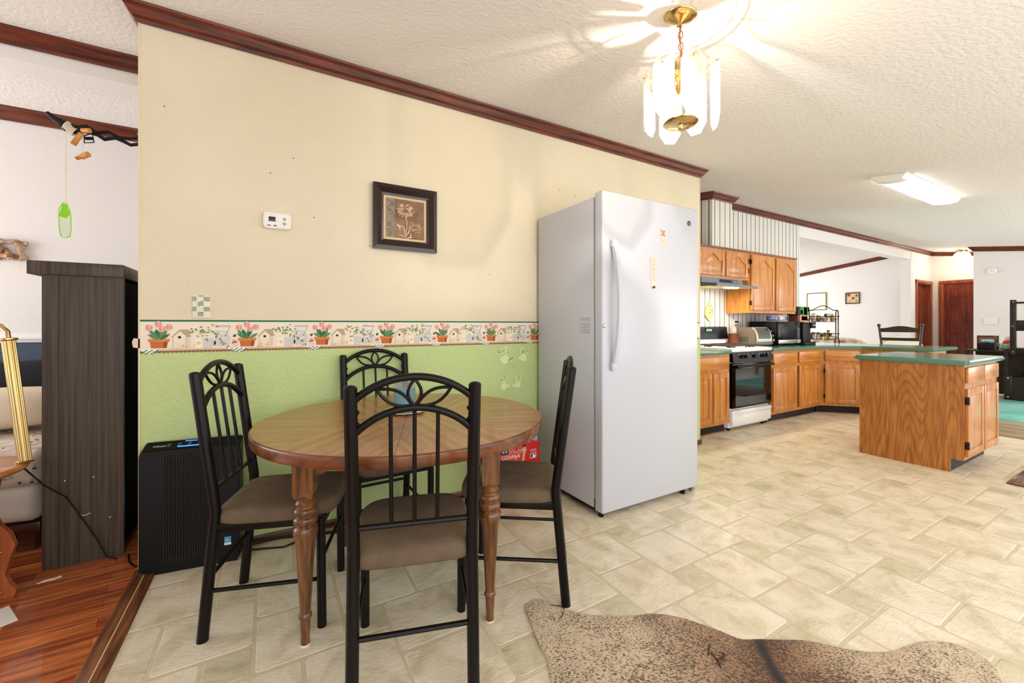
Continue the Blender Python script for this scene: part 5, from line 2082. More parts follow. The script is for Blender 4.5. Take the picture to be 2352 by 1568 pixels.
# ================================================================== BOTTLED WATER PACKS
M_film = mat('red_pack_film', (196, 22, 26), .25, coat=.4)
M_clearb = glass('bottle_plastic', (226, 232, 236), .55, .08)
PX0, PX1, PY0, PY1 = 1.19, 1.535, 2.285, 2.535
packs = ('lowest red-wrapped pack of water bottles on the floor beside the refrigerator', 'middle red-wrapped pack of water bottles in the stack beside the refrigerator', 'topmost red-wrapped pack of water bottles with a gathered plastic tuft')
for k in range(3):
    z0 = k * .232
    fh = .070 if k == 2 else .158      # the top pack is a flatter one
    t = thing('water_pack', packs[k], 'bottle pack', (PX0, PY0, z0), 0, 'packs of bottled water')
    w, d_ = PX1 - PX0, PY1 - PY0
    MB().box(0, w, 0, d_, .0, fh, bev=.012, seg=3).build('plastic_wrap', M_film, t, smooth=60)
    nx, ny = 6, 4
    for i in range(nx):
        for j in range(ny):
            if 0 < i < nx - 1 and 0 < j < ny - 1:
                continue
            bx_, by_ = w * (i + .5) / nx, d_ * (j + .5) / ny
            MB().lathe([(.028, fh - .005), (.028, fh + .010), (.021, fh + .032), (.013, fh + .044), (.012, fh + .050)], 14, (bx_, by_), cap=False).build('bottle_neck', M_clearb, t)
            MB().lathe([(.0135, fh + .048), (.0135, fh + .061), (0, fh + .062)], 12, (bx_, by_)).build('bottle_cap', M_whitepl, t)
    # printed front
    if k == 2:
        rt = random.Random(3)
        mb = MB()
        for (ax2, az2) in ((0, 0), (.02, .012), (.035, .022), (.06, .01), (-.02, -.005)):
            p0 = Vector((.13 + ax2 * 1.2, .12, fh))
            pts = []
            for q in range(5):
                pts.append((p0.x + rt.uniform(-.012, .012), p0.y + rt.uniform(-.012, .012), p0.z + q * .022 + az2))
            mb.tube(pts, .012, 6, radii=[.02, .012, .008, .011, .006])
        mb.build('gathered_film', mat('film_tuft', (150, 30, 34), .3, rgb2=(30, 40, 34), vscale=40), t, smooth=60)
        continue
    yf = -.0012
    mb = MB()
    mb.box(.045, .105, yf, 0, .100, .150)
    pr_ = mb.build('navy_box', mat('navy_print', (20, 30, 60), .4), t, smooth=0)
    text('pack_count', '35', .042, M_paper, t, Matrix.Translation((.075, yf - .0004, .124)) @ RX90)
    text('brand_lettering', 'OZARKA', .033, M_paper, t, Matrix.Translation((.120, yf - .0004, .078)) @ RX90)
    mb = MB()
    st = [(.105, .092), (.122, .158), (.142, .104), (.198, .100), (.160, .074), (.148, .040)]
    mb.tube([(a, yf, b) for a, b in st], .0012, 5)
    mb.tube([(a + .004, yf, b + .003) for a, b in st], .0007, 5)
    mb.mi = 1
    mb.prism([(.126 + .008 * math.cos(PI / 2 + q * PI / 5) * (1 if q % 2 == 0 else .4), .108 + .008 * math.sin(PI / 2 + q * PI / 5) * (1 if q % 2 == 0 else .4)) for q in range(10)], yf - .0004, 0, 'xz')
    mb.build('star_outline', [M_paper, mat('gold_print', (206, 160, 80), .4)], t, smooth=0)
    # batter figure print
    mb = MB()
    B = lambda L: [(a - .080, b + .022) for a, b in L]
    mb.mi = 0
    mb.prism(B([(.283, .02), (.30, .02), (.306, .06), (.318, .085), (.312, .105), (.298, .108), (.276, .095), (.25, .098), (.25, .092), (.280, .088), (.290, .075), (.287, .05)]), yf, 0, 'xz')
    mb.mi = 1
    mb.prism(B(ell(.300, .116, .009, .010)), yf - .0003, 0, 'xz')
    mb.tube([(.172, yf, .120), (.156, yf, .134)], .0018, 5)
    mb.build('batter_print', [mat('tan_print', (196, 160, 120), .5), mat('dark_navy', (30, 24, 34), .5)], t, smooth=0)
    mb = MB()
    K = lambda L: [(a - .056, b + .018) for a, b in L]
    mb.mi = 0
    mb.box(.266, .312, yf, 0, .048, .080)
    mb.mi = 1
    mb.box(.269, .309, yf - .0003, 0, .051, .077)
    mb.mi = 0
    mb.prism(K([(.338, .033), (.343, .044), (.338, .052), (.345, .057), (.351, .052), (.350, .046), (.360, .049), (.364, .059), (.3655, .059), (.362, .042), (.356, .033)]), yf - .0007, 0, 'xz')
    mb.build('batter_badge', [M_paper, mat('badge_navy', (22, 44, 96), .4)], t, smooth=0)
    text('small_print', 'THE OFFICIAL', .0085, M_paper, t, Matrix.Translation((.289, yf - .0003, .103)) @ RX90)
    text('small_print', 'WATER OF', .0085, M_paper, t, Matrix.Translation((.289, yf - .0003, .092)) @ RX90)

# ================================================================== WALL ITEMS
t = thing('thermostat', 'white digital thermostat on the beige wall', 'thermostat', (.022, YW, 1.702))
MB().prism([(-.062, -.040), (.062, -.040), (.066, 0), (.062, .042), (-.062, .042), (-.066, 0)], -.030, 0, 'xz', bev=.005).build('housing', M_whitepl, t, smooth=30)
MB().box(-.040, -.008, -.0312, -.028, -.005, .020, bev=.001).build('display', mat('lcd_dark', (50, 52, 38), .3), t)
for zz in (.012, -.012):
    MB().lathe([(.0075, 0), (.007, .003), (0, .0032)], 14, M=Matrix.Translation((.033, -.0298, zz)) @ RX90).build('button', mat('khaki_button', (168, 156, 120), .5), t)
for xx in (-.038, -.010):
    MB().box(xx - .008, xx + .008, -.0318, -.029, -.029, -.024, bev=.001).build('slider', mat('slider_dark', (80, 66, 56), .5), t)
MB().box(-.034, -.012, -.0304, -.0295, .029, .0305).build('brand_mark', mat('faint_print', (170, 160, 160), .6), t)

t = frame('flower_picture', 'square dark-framed sepia flower picture on the beige wall', .392, .392, .062, mat('espresso_frame', (34, 18, 12), .26, coat=.2), .030, loc=(.712, YW, 1.803))
mb = MB()
mb.box(-.138, .138, -.006, -.002, -.138, .138)
mb.build('mat_board', mat('tan_mat', (216, 188, 150), .7), t, smooth=0)
mb = MB()
mb.mi = 0
mb.box(-.119, .119, -.0072, -.005, -.119, .119)
mb.mi = 1
mb.box(-.119, -.066, -.0078, -.0065, -.119, .119)
for k, (sx0, sz0, hh) in enumerate(((-.092, .02, .09), (-.1, -.02, -.07))):
    mb.mi = 2
    mb.tube([(-.093 + .018 * math.sin(q * .9 + k * 2), -.008, sz0 + hh * q / 12) for q in range(13)], .0016, 5)
for (cx2, cz2) in ((-.082, .085), (-.10, .045), (-.078, .005), (-.10, -.04), (-.082, -.085), (-.098, -.10)):
    mb.mi = 2
    mb.tube([(cx2 + (.004 + .0009 * q) * math.cos(q * .7), -.008, cz2 + (.004 + .0009 * q) * math.sin(q * .7)) for q in range(12)], .0012, 5)
rp = random.Random(8)
for (fx, fz, R_, n_, mi) in ((.0, .052, .056, 120, 3), (.062, -.045, .05, 90, 4)):
    for q in range(n_):
        a = rp.uniform(0, 2 * PI)
        d_ = R_ * rp.uniform(.25, 1) ** .7
        x_, z_ = fx + d_ * math.cos(a), fz + d_ * math.sin(a) * .86
        if abs(x_) > .112:
            continue
        mb.mi = mi if q % 5 else 5
        L_ = .012
        mb.tube([(x_, -.008, z_), (x_ - L_ * math.cos(a + rp.uniform(-.5, .5)), -.0085, z_ - L_ * math.sin(a + rp.uniform(-.5, .5)))], .0022, 4)
mb.mi = 3
mb.tube([(.0, -.008, .02), (.010, -.008, -.02), (.008, -.008, -.06), (-.002, -.008, -.112)], .0022, 6)
for (a, b, c, d_) in ((-.052, -.035, -.022, -.058), (-.040, -.098, -.004, -.112), (-.02, -.035, -.004, -.10), (.024, -.058, .002, -.105), (-.06, -.03, -.03, -.075), (.05, -.105, .0, -.116), (.035, -.08, .02, -.116)):
    mb.mi = 3
    mb.tube([(a, -.008, b), ((a + c) / 2 + .006, -.0088, (b + d_) / 2), (c, -.008, d_)], .004, 5, radii=[.0008, .0048, .0012])
mb.build('flower_print', [mat('sepia_ground', (150, 120, 94), .8, rgb2=(108, 82, 64), vscale=9, bump=.2, bscale=300), mat('grey_brocade', (140, 132, 116), .8), mat('bronze_scroll', (120, 90, 62), .8),
                       mat('pale_petal', (226, 198, 164), .8), mat('mid_petal', (206, 170, 134), .8), mat('deep_petal', (176, 132, 98), .8)], t, smooth=0)

t = thing('checkered_switch_plate', 'green and white checkered light switch plate above the wallpaper border', 'light switch', (-.305, YW, 1.240))
mb = MB().box(-.037, .037, -.007, 0, -.056, .056, bev=.003)
mb.build('plate', mat('switch_cream', (230, 222, 206), .5), t)
mb = MB()
mS = mat('sage_check', (150, 166, 138), .55)
for (a, b, c, d_) in ((-.037, -.020, .027, .050), (.008, .034, .027, .050), (-.016, .008, .003, .025), (-.037, -.020, -.022, .0), (.008, .034, -.022, .0), (-.016, .008, -.047, -.025), (-.014, .008, .050, .056)):
    mb.box(a, b, -.0076, -.0065, c, d_)
mb.build('check_pattern', mS, t, smooth=0)
MB().box(-.004, .004, -.016, -.006, -.008, .004, bev=.001).build('toggle', M_whitepl, t)
for zz in (.028, -.028):
    MB().sphere((0, -.0078, zz), .003, 1, .5, 1, 8, 6).build('screw', M_brassold, t)

# ================================================================== PENDANT
PXc, PYc = 1.488, 1.158
zc = cz(PYc)
t = thing('pendant_light', 'lit brass pendant light with faceted glass panels above the kitchen side of the floor', 'pendant light', (PXc, PYc, zc))
Msl = Matrix.Rotation(math.atan(SL), 4, 'X')
MB().lathe([(.068, 0), (.068, -.004), (.064, -.009), (.045, -.020), (.018, -.030), (.010, -.034), (.010, -.044), (0, -.044)], 36, M=Msl).build('ceiling_canopy', M_brass, t, smooth=50)
# chain links
zt = -.044
lk = [(0, 0), ]
z = zt
k = 0
while z > -.175:
    mb = MB()
    Mk = Matrix.Translation((.002 * math.sin(k * 2.1), .002 * math.cos(k), z - .012)) @ Matrix.Rotation(PI / 2 * (k % 2) + .5, 4, 'Z')
    r_ = MB()
    pts = [(.0085 * math.cos(a), 0, .0165 * math.sin(a)) for a in [2 * PI * q / 14 for q in range(15)]]
    r_.tube(pts, .0021, 6, cap=False)
    bmesh.ops.transform(r_.bm, matrix=Mk, verts=r_.bm.verts)
    r_.build('chain_link', M_brassold, t)
    z -= .026
    k += 1
MB().tube([(.006, 0, -.04), (-.004, .004, -.10), (.006, -.003, -.16), (.0, 0, -.20)], .0022, 6).build('lamp_cord', M_brassold, t)
ZP = -.200   # top of the frame, relative to the ceiling point
mb = MB()
mb.lathe([(.018, ZP + .01), (.03, ZP - .002), (.034, ZP - .03), (.028, ZP - .06), (.02, ZP - .07)], 20)
mb.build('socket_cluster', M_brass, t)
mb = MB()
mb.ring((0, 0, ZP - .085), .100, .0035, (0, 0, 1), 40, 8)
mb.ring((0, 0, ZP - .085), .086, .003, (0, 0, 1), 40, 8)
for k in range(8):
    a = 2 * PI * k / 8 + .2
    mb.tube([(.028 * math.cos(a), .028 * math.sin(a), ZP - .07), (.060 * math.cos(a), .060 * math.sin(a), ZP - .082), (.146 * math.cos(a), .146 * math.sin(a), ZP - .060)], .0022, 6)
mb.build('ring_frame', M_brass, t)
MB().tube([(0, 0, ZP - .06), (0, 0, ZP - .238)], .005, 8).build('centre_stem', M_brass, t)
MB().lathe([(.0, ZP - .244), (.064, ZP - .248), (.070, ZP - .255), (.064, ZP - .261), (.010, ZP - .264), (.009, ZP - .272), (.004, ZP - .282), (0, ZP - .284)], 36).build('bottom_plate', M_brass, t, smooth=50)
M_pan = glass('bevelled_glass', (250, 240, 228), .66, .04)
M_pan2 = glass('glass_bevel_edge', (250, 244, 232), .30, .12)


def panel(a, R_, zt_, zb_, wd, pin=True, nm='glass_panel'):
    """octagonal bevelled pane, tangent to a circle"""
    c = .32
    hw2 = wd / 2
    cy2 = hw2 * 1.0
    out = [(-hw2 + hw2 * .55, zb_), (hw2 - hw2 * .55, zb_), (hw2, zb_ + cy2 * .9), (hw2, zt_ - cy2 * .9), (hw2 - hw2 * .55, zt_), (-hw2 + hw2 * .55, zt_), (-hw2, zt_ - cy2 * .9), (-hw2, zb_ + cy2 * .9)]
    cz2 = (zt_ + zb_) / 2
    inn = [(p[0] * (1 - .010 / hw2), cz2 + (p[1] - cz2) * (1 - .012 / (abs(zt_ - zb_) / 2))) for p in out]
    mb = MB()
    Mp = Matrix.Rotation(a, 4, 'Z') @ Matrix.Translation((R_, 0, 0))
    n = 8
    O0 = [mb.bm.verts.new(Mp @ Vector((.0, p[0], p[1]))) for p in out]
    O1 = [mb.bm.verts.new(Mp @ Vector((.003, p[0], p[1]))) for p in inn]
    mb.mi = 1
    for i in range(n):
        f = mb.bm.faces.new((O0[i], O0[(i + 1) % n], O1[(i + 1) % n], O1[i]))
        f.material_index = 1
    f = mb.bm.faces.new(O1)
    f.material_index = 0
    o = mb.build(nm, [M_pan, M_pan2], t, smooth=0)
    if pin:
        p0 = Mp @ Vector((-.02, 0, ZP - .064))
        p1 = Mp @ Vector((.014, 0, ZP - .058))
        MB().tube([p0, p1], .0018, 6).build('pin', M_brassold, o)


for k in range(8):
    up = .012 if k % 2 == 0 else -.010
    panel(2 * PI * k / 8 + .2, .142, ZP - .020 + up, ZP - .272 + up, .094)
M_bulb = mat('lit_bulb', (255, 236, 200), .4, emit=(255, 226, 180), estr=22)
for k in range(3):
    a = 2 * PI * k / 3 + .9
    bx_, by_ = .040 * math.cos(a), .040 * math.sin(a)
    MB().lathe([(.007, ZP - .115), (.010, ZP - .125), (.0165, ZP - .145), (.013, ZP - .175), (.004, ZP - .195), (0, ZP - .198)], 14, (bx_, by_)).build('candle_bulb', M_bulb, t)
    MB().lathe([(.009, ZP - .075), (.009, ZP - .116)], 12, (bx_, by_)).build('bulb_socket', M_brass, t)

point_light('pendant_bulb_light', (PXc + .022, PYc - .022, zc + ZP - .20), 16, .005, (1, .92, .82))

# ================================================================== COWHIDE
t_ = None
out = [(.885, 1.425), (.911, 1.440), (.964, 1.440), (.992, 1.392), (1.016, 1.345), (1.072, 1.27), (1.144, 1.217), (1.23, 1.175), (1.322, 1.136), (1.375, 1.08), (1.408, 1.023), (1.45, .945), (1.477, .894), (1.53, .861),
       (1.60, .812), (1.679, .759), (1.77, .662), (1.868, .599), (1.96, .575), (2.053, .543), (2.121, .487), (2.125, .44), (2.101, .40), (2.008, .36), (1.86, .31), (1.73, .18), (1.62, -.02), (1.50, -.22), (1.32, -.40),
       (1.05, -.48), (.85, -.42), (.66, -.42), (.50, -.30), (.42, -.12), (.47, .08), (.56, .28), (.60, .50), (.66, .72), (.74, .92), (.775, 1.09), (.813, 1.165), (.83, 1.25), (.854, 1.33)]
mH = bpy.data.materials.new('cowhide')
mH.use_nodes = True
nt = mH.node_tree
Lk = nt.links.new
bs = nt.nodes['Principled BSDF']
bs.inputs['Roughness'].default_value = 0.8
bs.inputs['Specular IOR Level'].default_value = 0.2
bs.inputs['Sheen Weight'].default_value = 0.2
tc = nt.nodes.new('ShaderNodeTexCoord')
# coordinate across the spine (spine runs from (1.53,.86) towards (.9,.1))
vr = nt.nodes.new('ShaderNodeMapping')
vr.vector_type = 'TEXTURE'
vr.inputs['Location'].default_value = (1.53, .861, 0)
sa = math.atan2(-.136, -.12)
vr.inputs['Rotation'].default_value = (0, 0, sa)
Lk(tc.outputs['Object'], vr.inputs[0])
sp = nt.nodes.new('ShaderNodeSeparateXYZ')
Lk(vr.outputs[0], sp.inputs[0])
nz = nt.nodes.new('ShaderNodeTexNoise')
nz.inputs['Scale'].default_value = 5
nz.inputs['Detail'].default_value = 3
Lk(tc.outputs['Object'], nz.inputs['Vector'])
v = m_math(nt, 'ABSOLUTE', m_math(nt, 'ADD', sp.outputs[1], m_math(nt, 'MULTIPLY', m_math(nt, 'SUBTRACT', nz.outputs['Fac'], .5), .06)))
wide = nt.nodes.new('ShaderNodeValToRGB')
wide.color_ramp.elements[0].position = .03
wide.color_ramp.elements[0].color = srgb((134, 98, 66))
wide.color_ramp.elements[1].position = .46
wide.color_ramp.elements[1].color = srgb((202, 182, 152))
e = wide.color_ramp.elements.new(.2)
e.color = srgb((166, 136, 104))
Lk(m_math(nt, 'ADD', v, m_math(nt, 'MULTIPLY', m_math(nt, 'SUBTRACT', nz.outputs['Fac'], .5), .35)), wide.inputs[0])
# fine speckle of dark hairs, stretched away from the spine
mps = nt.nodes.new('ShaderNodeMapping')
mps.inputs['Scale'].default_value = (1, .45, 1)
Lk(vr.outputs[0], mps.inputs[0])
sn = nt.nodes.new('ShaderNodeTexNoise')
sn.inputs['Scale'].default_value = 260
sn.inputs['Detail'].default_value = 3
Lk(mps.outputs[0], sn.inputs['Vector'])
dens = nt.nodes.new('ShaderNodeTexNoise')
dens.inputs['Scale'].default_value = 9
dens.inputs['Detail'].default_value = 4
Lk(tc.outputs['Object'], dens.inputs['Vector'])
sm = m_math(nt, 'ADD', sn.outputs['Fac'], m_math(nt, 'MULTIPLY', m_math(nt, 'SUBTRACT', dens.outputs['Fac'], .5), .35))
sm = m_math(nt, 'SUBTRACT', sm, m_math(nt, 'MULTIPLY', v, .12))
sr = nt.nodes.new('ShaderNodeValToRGB')
sr.color_ramp.elements[0].position = .42
sr.color_ramp.elements[0].color = (1, 1, 1, 1)
sr.color_ramp.elements[1].position = .55
sr.color_ramp.elements[1].color = (.17, .12, .09, 1)
Lk(sm, sr.inputs[0])
m1 = nt.nodes.new('ShaderNodeMix')
m1.data_type = 'RGBA'
m1.blend_type = 'MULTIPLY'
m1.inputs[0].default_value = .95
Lk(wide.outputs[0], m1.inputs[6])
Lk(sr.outputs[0], m1.inputs[7])
sl = nt.nodes.new('ShaderNodeValToRGB')
sl.color_ramp.elements[0].position = .006
sl.color_ramp.elements[0].color = (.10, .07, .05, 1)
sl.color_ramp.elements[1].position = .024
sl.color_ramp.elements[1].color = (1, 1, 1, 1)
Lk(m_math(nt, 'ADD', v, m_math(nt, 'MULTIPLY', m_math(nt, 'SUBTRACT', sn.outputs['Fac'], .5), .03)), sl.inputs[0])
m2 = nt.nodes.new('ShaderNodeMix')
m2.data_type = 'RGBA'
m2.blend_type = 'MULTIPLY'
m2.inputs[0].default_value = 1
Lk(m1.outputs[2], m2.inputs[6])
Lk(sl.outputs[0], m2.inputs[7])
Lk(m2.outputs[2], bs.inputs['Base Color'])
bp = nt.nodes.new('ShaderNodeBump')
bp.inputs['Strength'].default_value = .5
bp.inputs['Distance'].default_value = .004
Lk(sn.outputs['Fac'], bp.inputs['Height'])
Lk(bp.outputs[0], bs.inputs['Normal'])
t = thing('cowhide_rug', 'speckled brown and cream cowhide rug on the tiled floor', 'rug', (0, 0, 0))
# smooth outline (Catmull-Rom) and slightly wavy edge
sm_pts = []
n = len(out)
for i in range(n):
    p0, p1, p2, p3 = [Vector(out[(i + k) % n]) for k in (-1, 0, 1, 2)]
    for q in range(4):
        u = q / 4
        sm_pts.append(.5 * ((2 * p1) + (p2 - p0) * u + (2 * p0 - 5 * p1 + 4 * p2 - p3) * u * u + (3 * p1 - p0 - 3 * p2 + p3) * u ** 3))
bm = bmesh.new()
cen = Vector((1.15, .42))
rt = random.Random(2)
prev = None
rings_ = []
for (k, z_) in ((1.0, .0018), (1.0, .0055), (.985, .0075), (.93, .0065), (.8, .006), (.5, .006)):
    rings_.append([bm.verts.new((cen.x + (p.x - cen.x) * k, cen.y + (p.y - cen.y) * k, z_ + (.0025 * math.sin(i * .35) + .0025 if .9 < k < 1.01 and z_ > .003 else 0))) for i, p in enumerate(sm_pts)])
n = len(sm_pts)
for a, b in zip(rings_, rings_[1:]):
    for i in range(n):
        bm.faces.new((a[i], a[(i + 1) % n], b[(i + 1) % n], b[i]))
bm.faces.new(rings_[-1])
mb = MB()
mb._merge(bm)
mb.build('hide', mH, t, smooth=60)
mb = MB()
for pts in ([(1.36, .93), (1.33, .915), (1.30, .90)], [(1.325, .905), (1.31, .87), (1.29, .85)], [(1.365, .88), (1.34, .865), (1.315, .872)],
            [(.955, 1.40), (.985, 1.385), (1.01, 1.365), (1.02, 1.34)], [(.935, 1.345), (.95, 1.325), (.94, 1.30)], [(1.0, 1.33), (.985, 1.31), (.965, 1.305)]):
    rt2 = random.Random(len(pts) + int(pts[0][0] * 100))
    mb.tube([(a + rt2.uniform(-.004, .004), b + rt2.uniform(-.004, .004), .0082) for a, b in pts], .0022, 5)
mb.build('hair_whorl_marks', mat('dark_whorl', (62, 42, 30), .8), t, smooth=0)

# ================================================================== ROOM ON THE LEFT
t = thing('bookcase', 'tall dark wood-grain bookcase at the edge of the left room', 'bookcase', (-.93, 2.765, 0))
w = .285
mb = MB()
mb.box(0, w, 0, .022, 0, 1.385)
mb.build('side_panel', M_espresso, t, smooth=0)
MB().box(.055, .057, -.0008, .001, 0, 1.385).build('panel_groove', M_black, t, smooth=0)
MB().box(0, w, .478, .50, 0, 1.385).build('side_panel', M_espresso, t, smooth=0)
MB().box(0, .012, .022, .478, 0, 1.385).build('back_panel', M_black, t, smooth=0)
MB().box(-.045, w + .004, -.014, .515, 1.385, 1.448, bev=.003).build('top_slab', M_espresso, t)
for zz in (.03, .28, .55, .80, 1.065, 1.33):
    MB().box(.012, w - .004, .022, .478, zz, zz + .02).build('shelf', M_black, t, smooth=0)
MB().box(w - .012, w - .003, .024, .476, .05, 1.37).build('black_front', M_void, t, smooth=0)  # matt black sheet closing the shelf front
mb = MB()
for (xx, zz) in ((.075, .41), (.175, .41), (.235, .20)):
    mb.sphere((xx, 0, zz), .006, 1, .5, 1, 8, 6)
mb.build('screw_cover', M_steel, t)
MB().tube([(.13, -.0005, .235), (.15, -.001, .232), (.165, -.001, .24)], .0015, 5).build('scratch', M_paper, t)

wood('daybed_wood', (92, 50, 28), (50, 24, 12), 'x', 6)
t = thing('bed', 'low bed with floral quilt in the left room', 'bed', (-2.9, 3.0, 0))
MB().box(0, 1.88, .02, 1.20, .10, .155, bev=.01).build('bed_frame', MATS['daybed_wood'], t)
for (a, b) in ((.06, .08), (1.82, .08), (.06, 1.12), (1.82, 1.12)):
    MB().box(a - .03, a + .03, b - .03, b + .03, 0, .11).build('leg', MATS['daybed_wood'], t)


def cloth_box(x0, x1, y0, y1, z0, z1, m, nm, par, seed=0, amp=.012, bev=.04):
    tb = MB()
    tb.box(x0, x1, y0, y1, z0, z1, bev=bev, seg=3)
    bmesh.ops.subdivide_edges(tb.bm, edges=[e for e in tb.bm.edges if e.calc_length() > .1], cuts=9, use_grid_fill=True)
    r = random.Random(seed)
    ph = [r.uniform(0, 6) for _ in range(6)]
    for v_ in tb.bm.verts:
        c = v_.co
        d = amp * (math.sin(9 * c.x + ph[0] + 3 * c.z) * .6 + math.sin(15 * c.z + ph[1] + 4 * c.x) * .6 + math.sin(21 * c.x + ph[2] - 8 * c.y) * .4)
        v_.co += Vector((d * .3, d, d * .7))
    return tb.build(nm, m, par, smooth=70)


M_sheet = mat('white_bedding', (224, 214, 196), .85, var=.1, vscale=6, bump=.4, bscale=14)
M_quiltf = mat('floral_quilt', (232, 222, 204), .85, rgb2=(206, 182, 164), vscale=14)
cloth_box(0, 1.89, 0, 1.22, .165, .36, M_sheet, 'mattress_cover', t, 1, .010)
cloth_box(-.01, 1.90, -.02, 1.22, .35, .52, M_quiltf, 'floral_quilt', t, 2, .010)
mb = MB()
rq = random.Random(9)
fl = [mat('sprig_dark', (60, 66, 62), .8), mat('sprig_pink', (214, 146, 130), .8), mat('sprig_sage', (130, 152, 118), .8)]
for k in range(300):
    mb.mi = rq.choice([0, 0, 1, 2])
    a = rq.uniform(1.0, 1.88)
    if rq.random() < .55:
        b, z_ = rq.uniform(.03, .7), .538
        mb.sphere((a, b, z_), .008, rq.uniform(.7, 1.6), rq.uniform(.5, 1.2), .25, 6, 4)
    else:
        mb.sphere((a, -.034, rq.uniform(.37, .51)), .007, rq.uniform(.7, 1.6), .25, rq.uniform(.5, 1.2), 6, 4)
o = mb.build('printed_sprigs', fl, t, smooth=0)
o['kind'] = 'stuff'
bag('pillow', (-1.42, 3.60, .545), .78, .40, .24, mat('cream_pillowcase', (228, 208, 182), .8), 'cream satin pillow lying on the floral quilt', 'pillow', seed=21, amp=.05, rot=.1)
bag('dark_blanket', (-1.5, 4.07, .545), 1.0, .28, .36, mat('black_blanket', (22, 26, 30), .85), 'black blanket heaped behind the cream pillow', 'blanket', seed=22, amp=.08, rot=.05)

# round side table with brass lamp
t = thing('side_table', 'small round wooden side table with curved panel legs in the left room', 'side table', (-1.17, 2.60, 0))
M_pine = wood('varnished_pine', (206, 138, 76), (170, 98, 46), 'x', 5, rough=.3, coat=.4)
M_pine_z = wood('varnished_pine_panel', (176, 96, 48), (128, 60, 26), 'z', 5, rough=.3, coat=.4)
MB().lathe([(.0, .520), (.225, .520), (.242, .528), (.248, .537), (.242, .547), (.225, .550), (0, .550)], 48).build('round_top', M_pine, t, smooth=50)
fid = [(.0, 0), (.225, 0), (.235, .03), (.215, .06), (.20, .10), (.215, .17), (.23, .22), (.215, .27), (.18, .32), (.165, .38), (.172, .45), (.185, .52)]
for rz, nm in ((-.1, 'fiddle_panel'), (-.1 + PI, 'fiddle_panel'), (-.1 + PI / 2, 'fiddle_panel'), (-.1 - PI / 2, 'fiddle_panel')):
    mb = MB()
    poly = [(.0, 0.0)] + fid[1:] + [(.0, .52)]
    Mr = Matrix.Rotation(rz, 4, 'Z')
    mb.prism(poly, -.011, .011, 'xz', M=Mr)
    o = mb.build(nm, M_pine_z, t, smooth=0)
    MB().sphere(Mr @ Vector((.19, -.012, .03)), .006, u=8, v=6).sphere(Mr @ Vector((.19, -.012, .20)), .006, u=8, v=6).build('screw_cover', M_brassold, o)
t = thing('brass_table_lamp', 'tall polished brass tube lamp leaning on the round side table', 'lamp', (-.940, 2.642, .5505))
d_ = Vector((-.063, .036, .535))
top = d_
mb = MB()
mb.tube([(0, 0, .004), tuple(top)], .019, 24)
M_brl = mat('lamp_brass', (178, 150, 100), .2, metal=1)
o = mb.build('reeded_tube', M_brl, t)
mb = MB()
u1 = d_.normalized()
aa = u1.cross(Vector((0, 1, 0))).normalized()
bb = u1.cross(aa)
for k in range(14):
    a = 2 * PI * k / 14
    off = (aa * math.cos(a) + bb * math.sin(a)) * .0185
    mb.tube([tuple(off + Vector((0, 0, .006))), tuple(off + top)], .0030, 6)
mb.build('reeding', M_brl, o)
MB().lathe([(.028, 0), (.030, .004), (.022, .008), (0, .008)], 24).build('foot_ring', M_brass, t)
Mtop = Matrix.Translation(top) @ u1.to_track_quat('Z', 'Y').to_matrix().to_4x4()
MB().lathe([(.021, -.006), (.029, -.002), (.029, .004), (.020, .008), (0, .008)], 24, M=Mtop).build('top_collar', M_brass, t)
p = Vector(top)
MB().tube([tuple(p), (p.x - .004, p.y + .002, p.z + .035), (p.x - .03, p.y + .015, p.z + .062), (p.x - .08, p.y + .045, p.z + .068), (p.x - .35, p.y + .18, p.z + .05)], .0095, 14).build('swing_arm', M_brass, t)
tag(MB().tube([(-.95, 2.66, .519), (-.90, 2.70, .42), (-.84, 2.738, .34), (-.80, 2.745, .25), (-.74, 2.746, .12), (-.70, 2.74, .02), (-.66, 2.73, .006)], .0032, 8).build('lamp_cord', M_black), 'thin black lamp cord hanging from the side table across the bookcase', 'cord')
for (x_, y_, a, w1, h1, lab) in ((-.99, 2.37, .5, .11, .08, 'white paper sheet on the wood floor by the side table foot'),):
    o = MB().box(-w1, w1, -h1, h1, 0, .001).build('paper_sheet', M_paper, smooth=0, loc=(x_, y_, .0045))
    o.rotation_euler = (0, 0, a)
    tag(o, lab, 'paper')
mb = MB()
mb.prism([(0, 0), (.03, .008), (.055, .005), (.06, .014), (.075, .016), (.07, .03), (.05, .022), (.02, .02)], 0, .002)
tag(mb.build('paper_scrap', M_paper, loc=(-.905, 2.64, .0045)), 'torn white paper scrap on the wood floor in front of the bookcase', 'paper')

# gnarled black branch fixed to the corner of the wall with bracket
t = thing('black_branch', 'gnarled black forked branch mounted beside the corner of the beige wall', 'branch', (0, 0, 0))
BYr = 2.90


def bpt(px, py, yy=BYr):
    u = (px - 1176) / 952.6
    v_ = (746 - py) / 952.6
    dx_, dy_ = .5 + .8660254 * u, .8660254 - .5 * u
    tt = yy / dy_
    return (dx_ * tt, yy, 1.15 + v_ * tt)


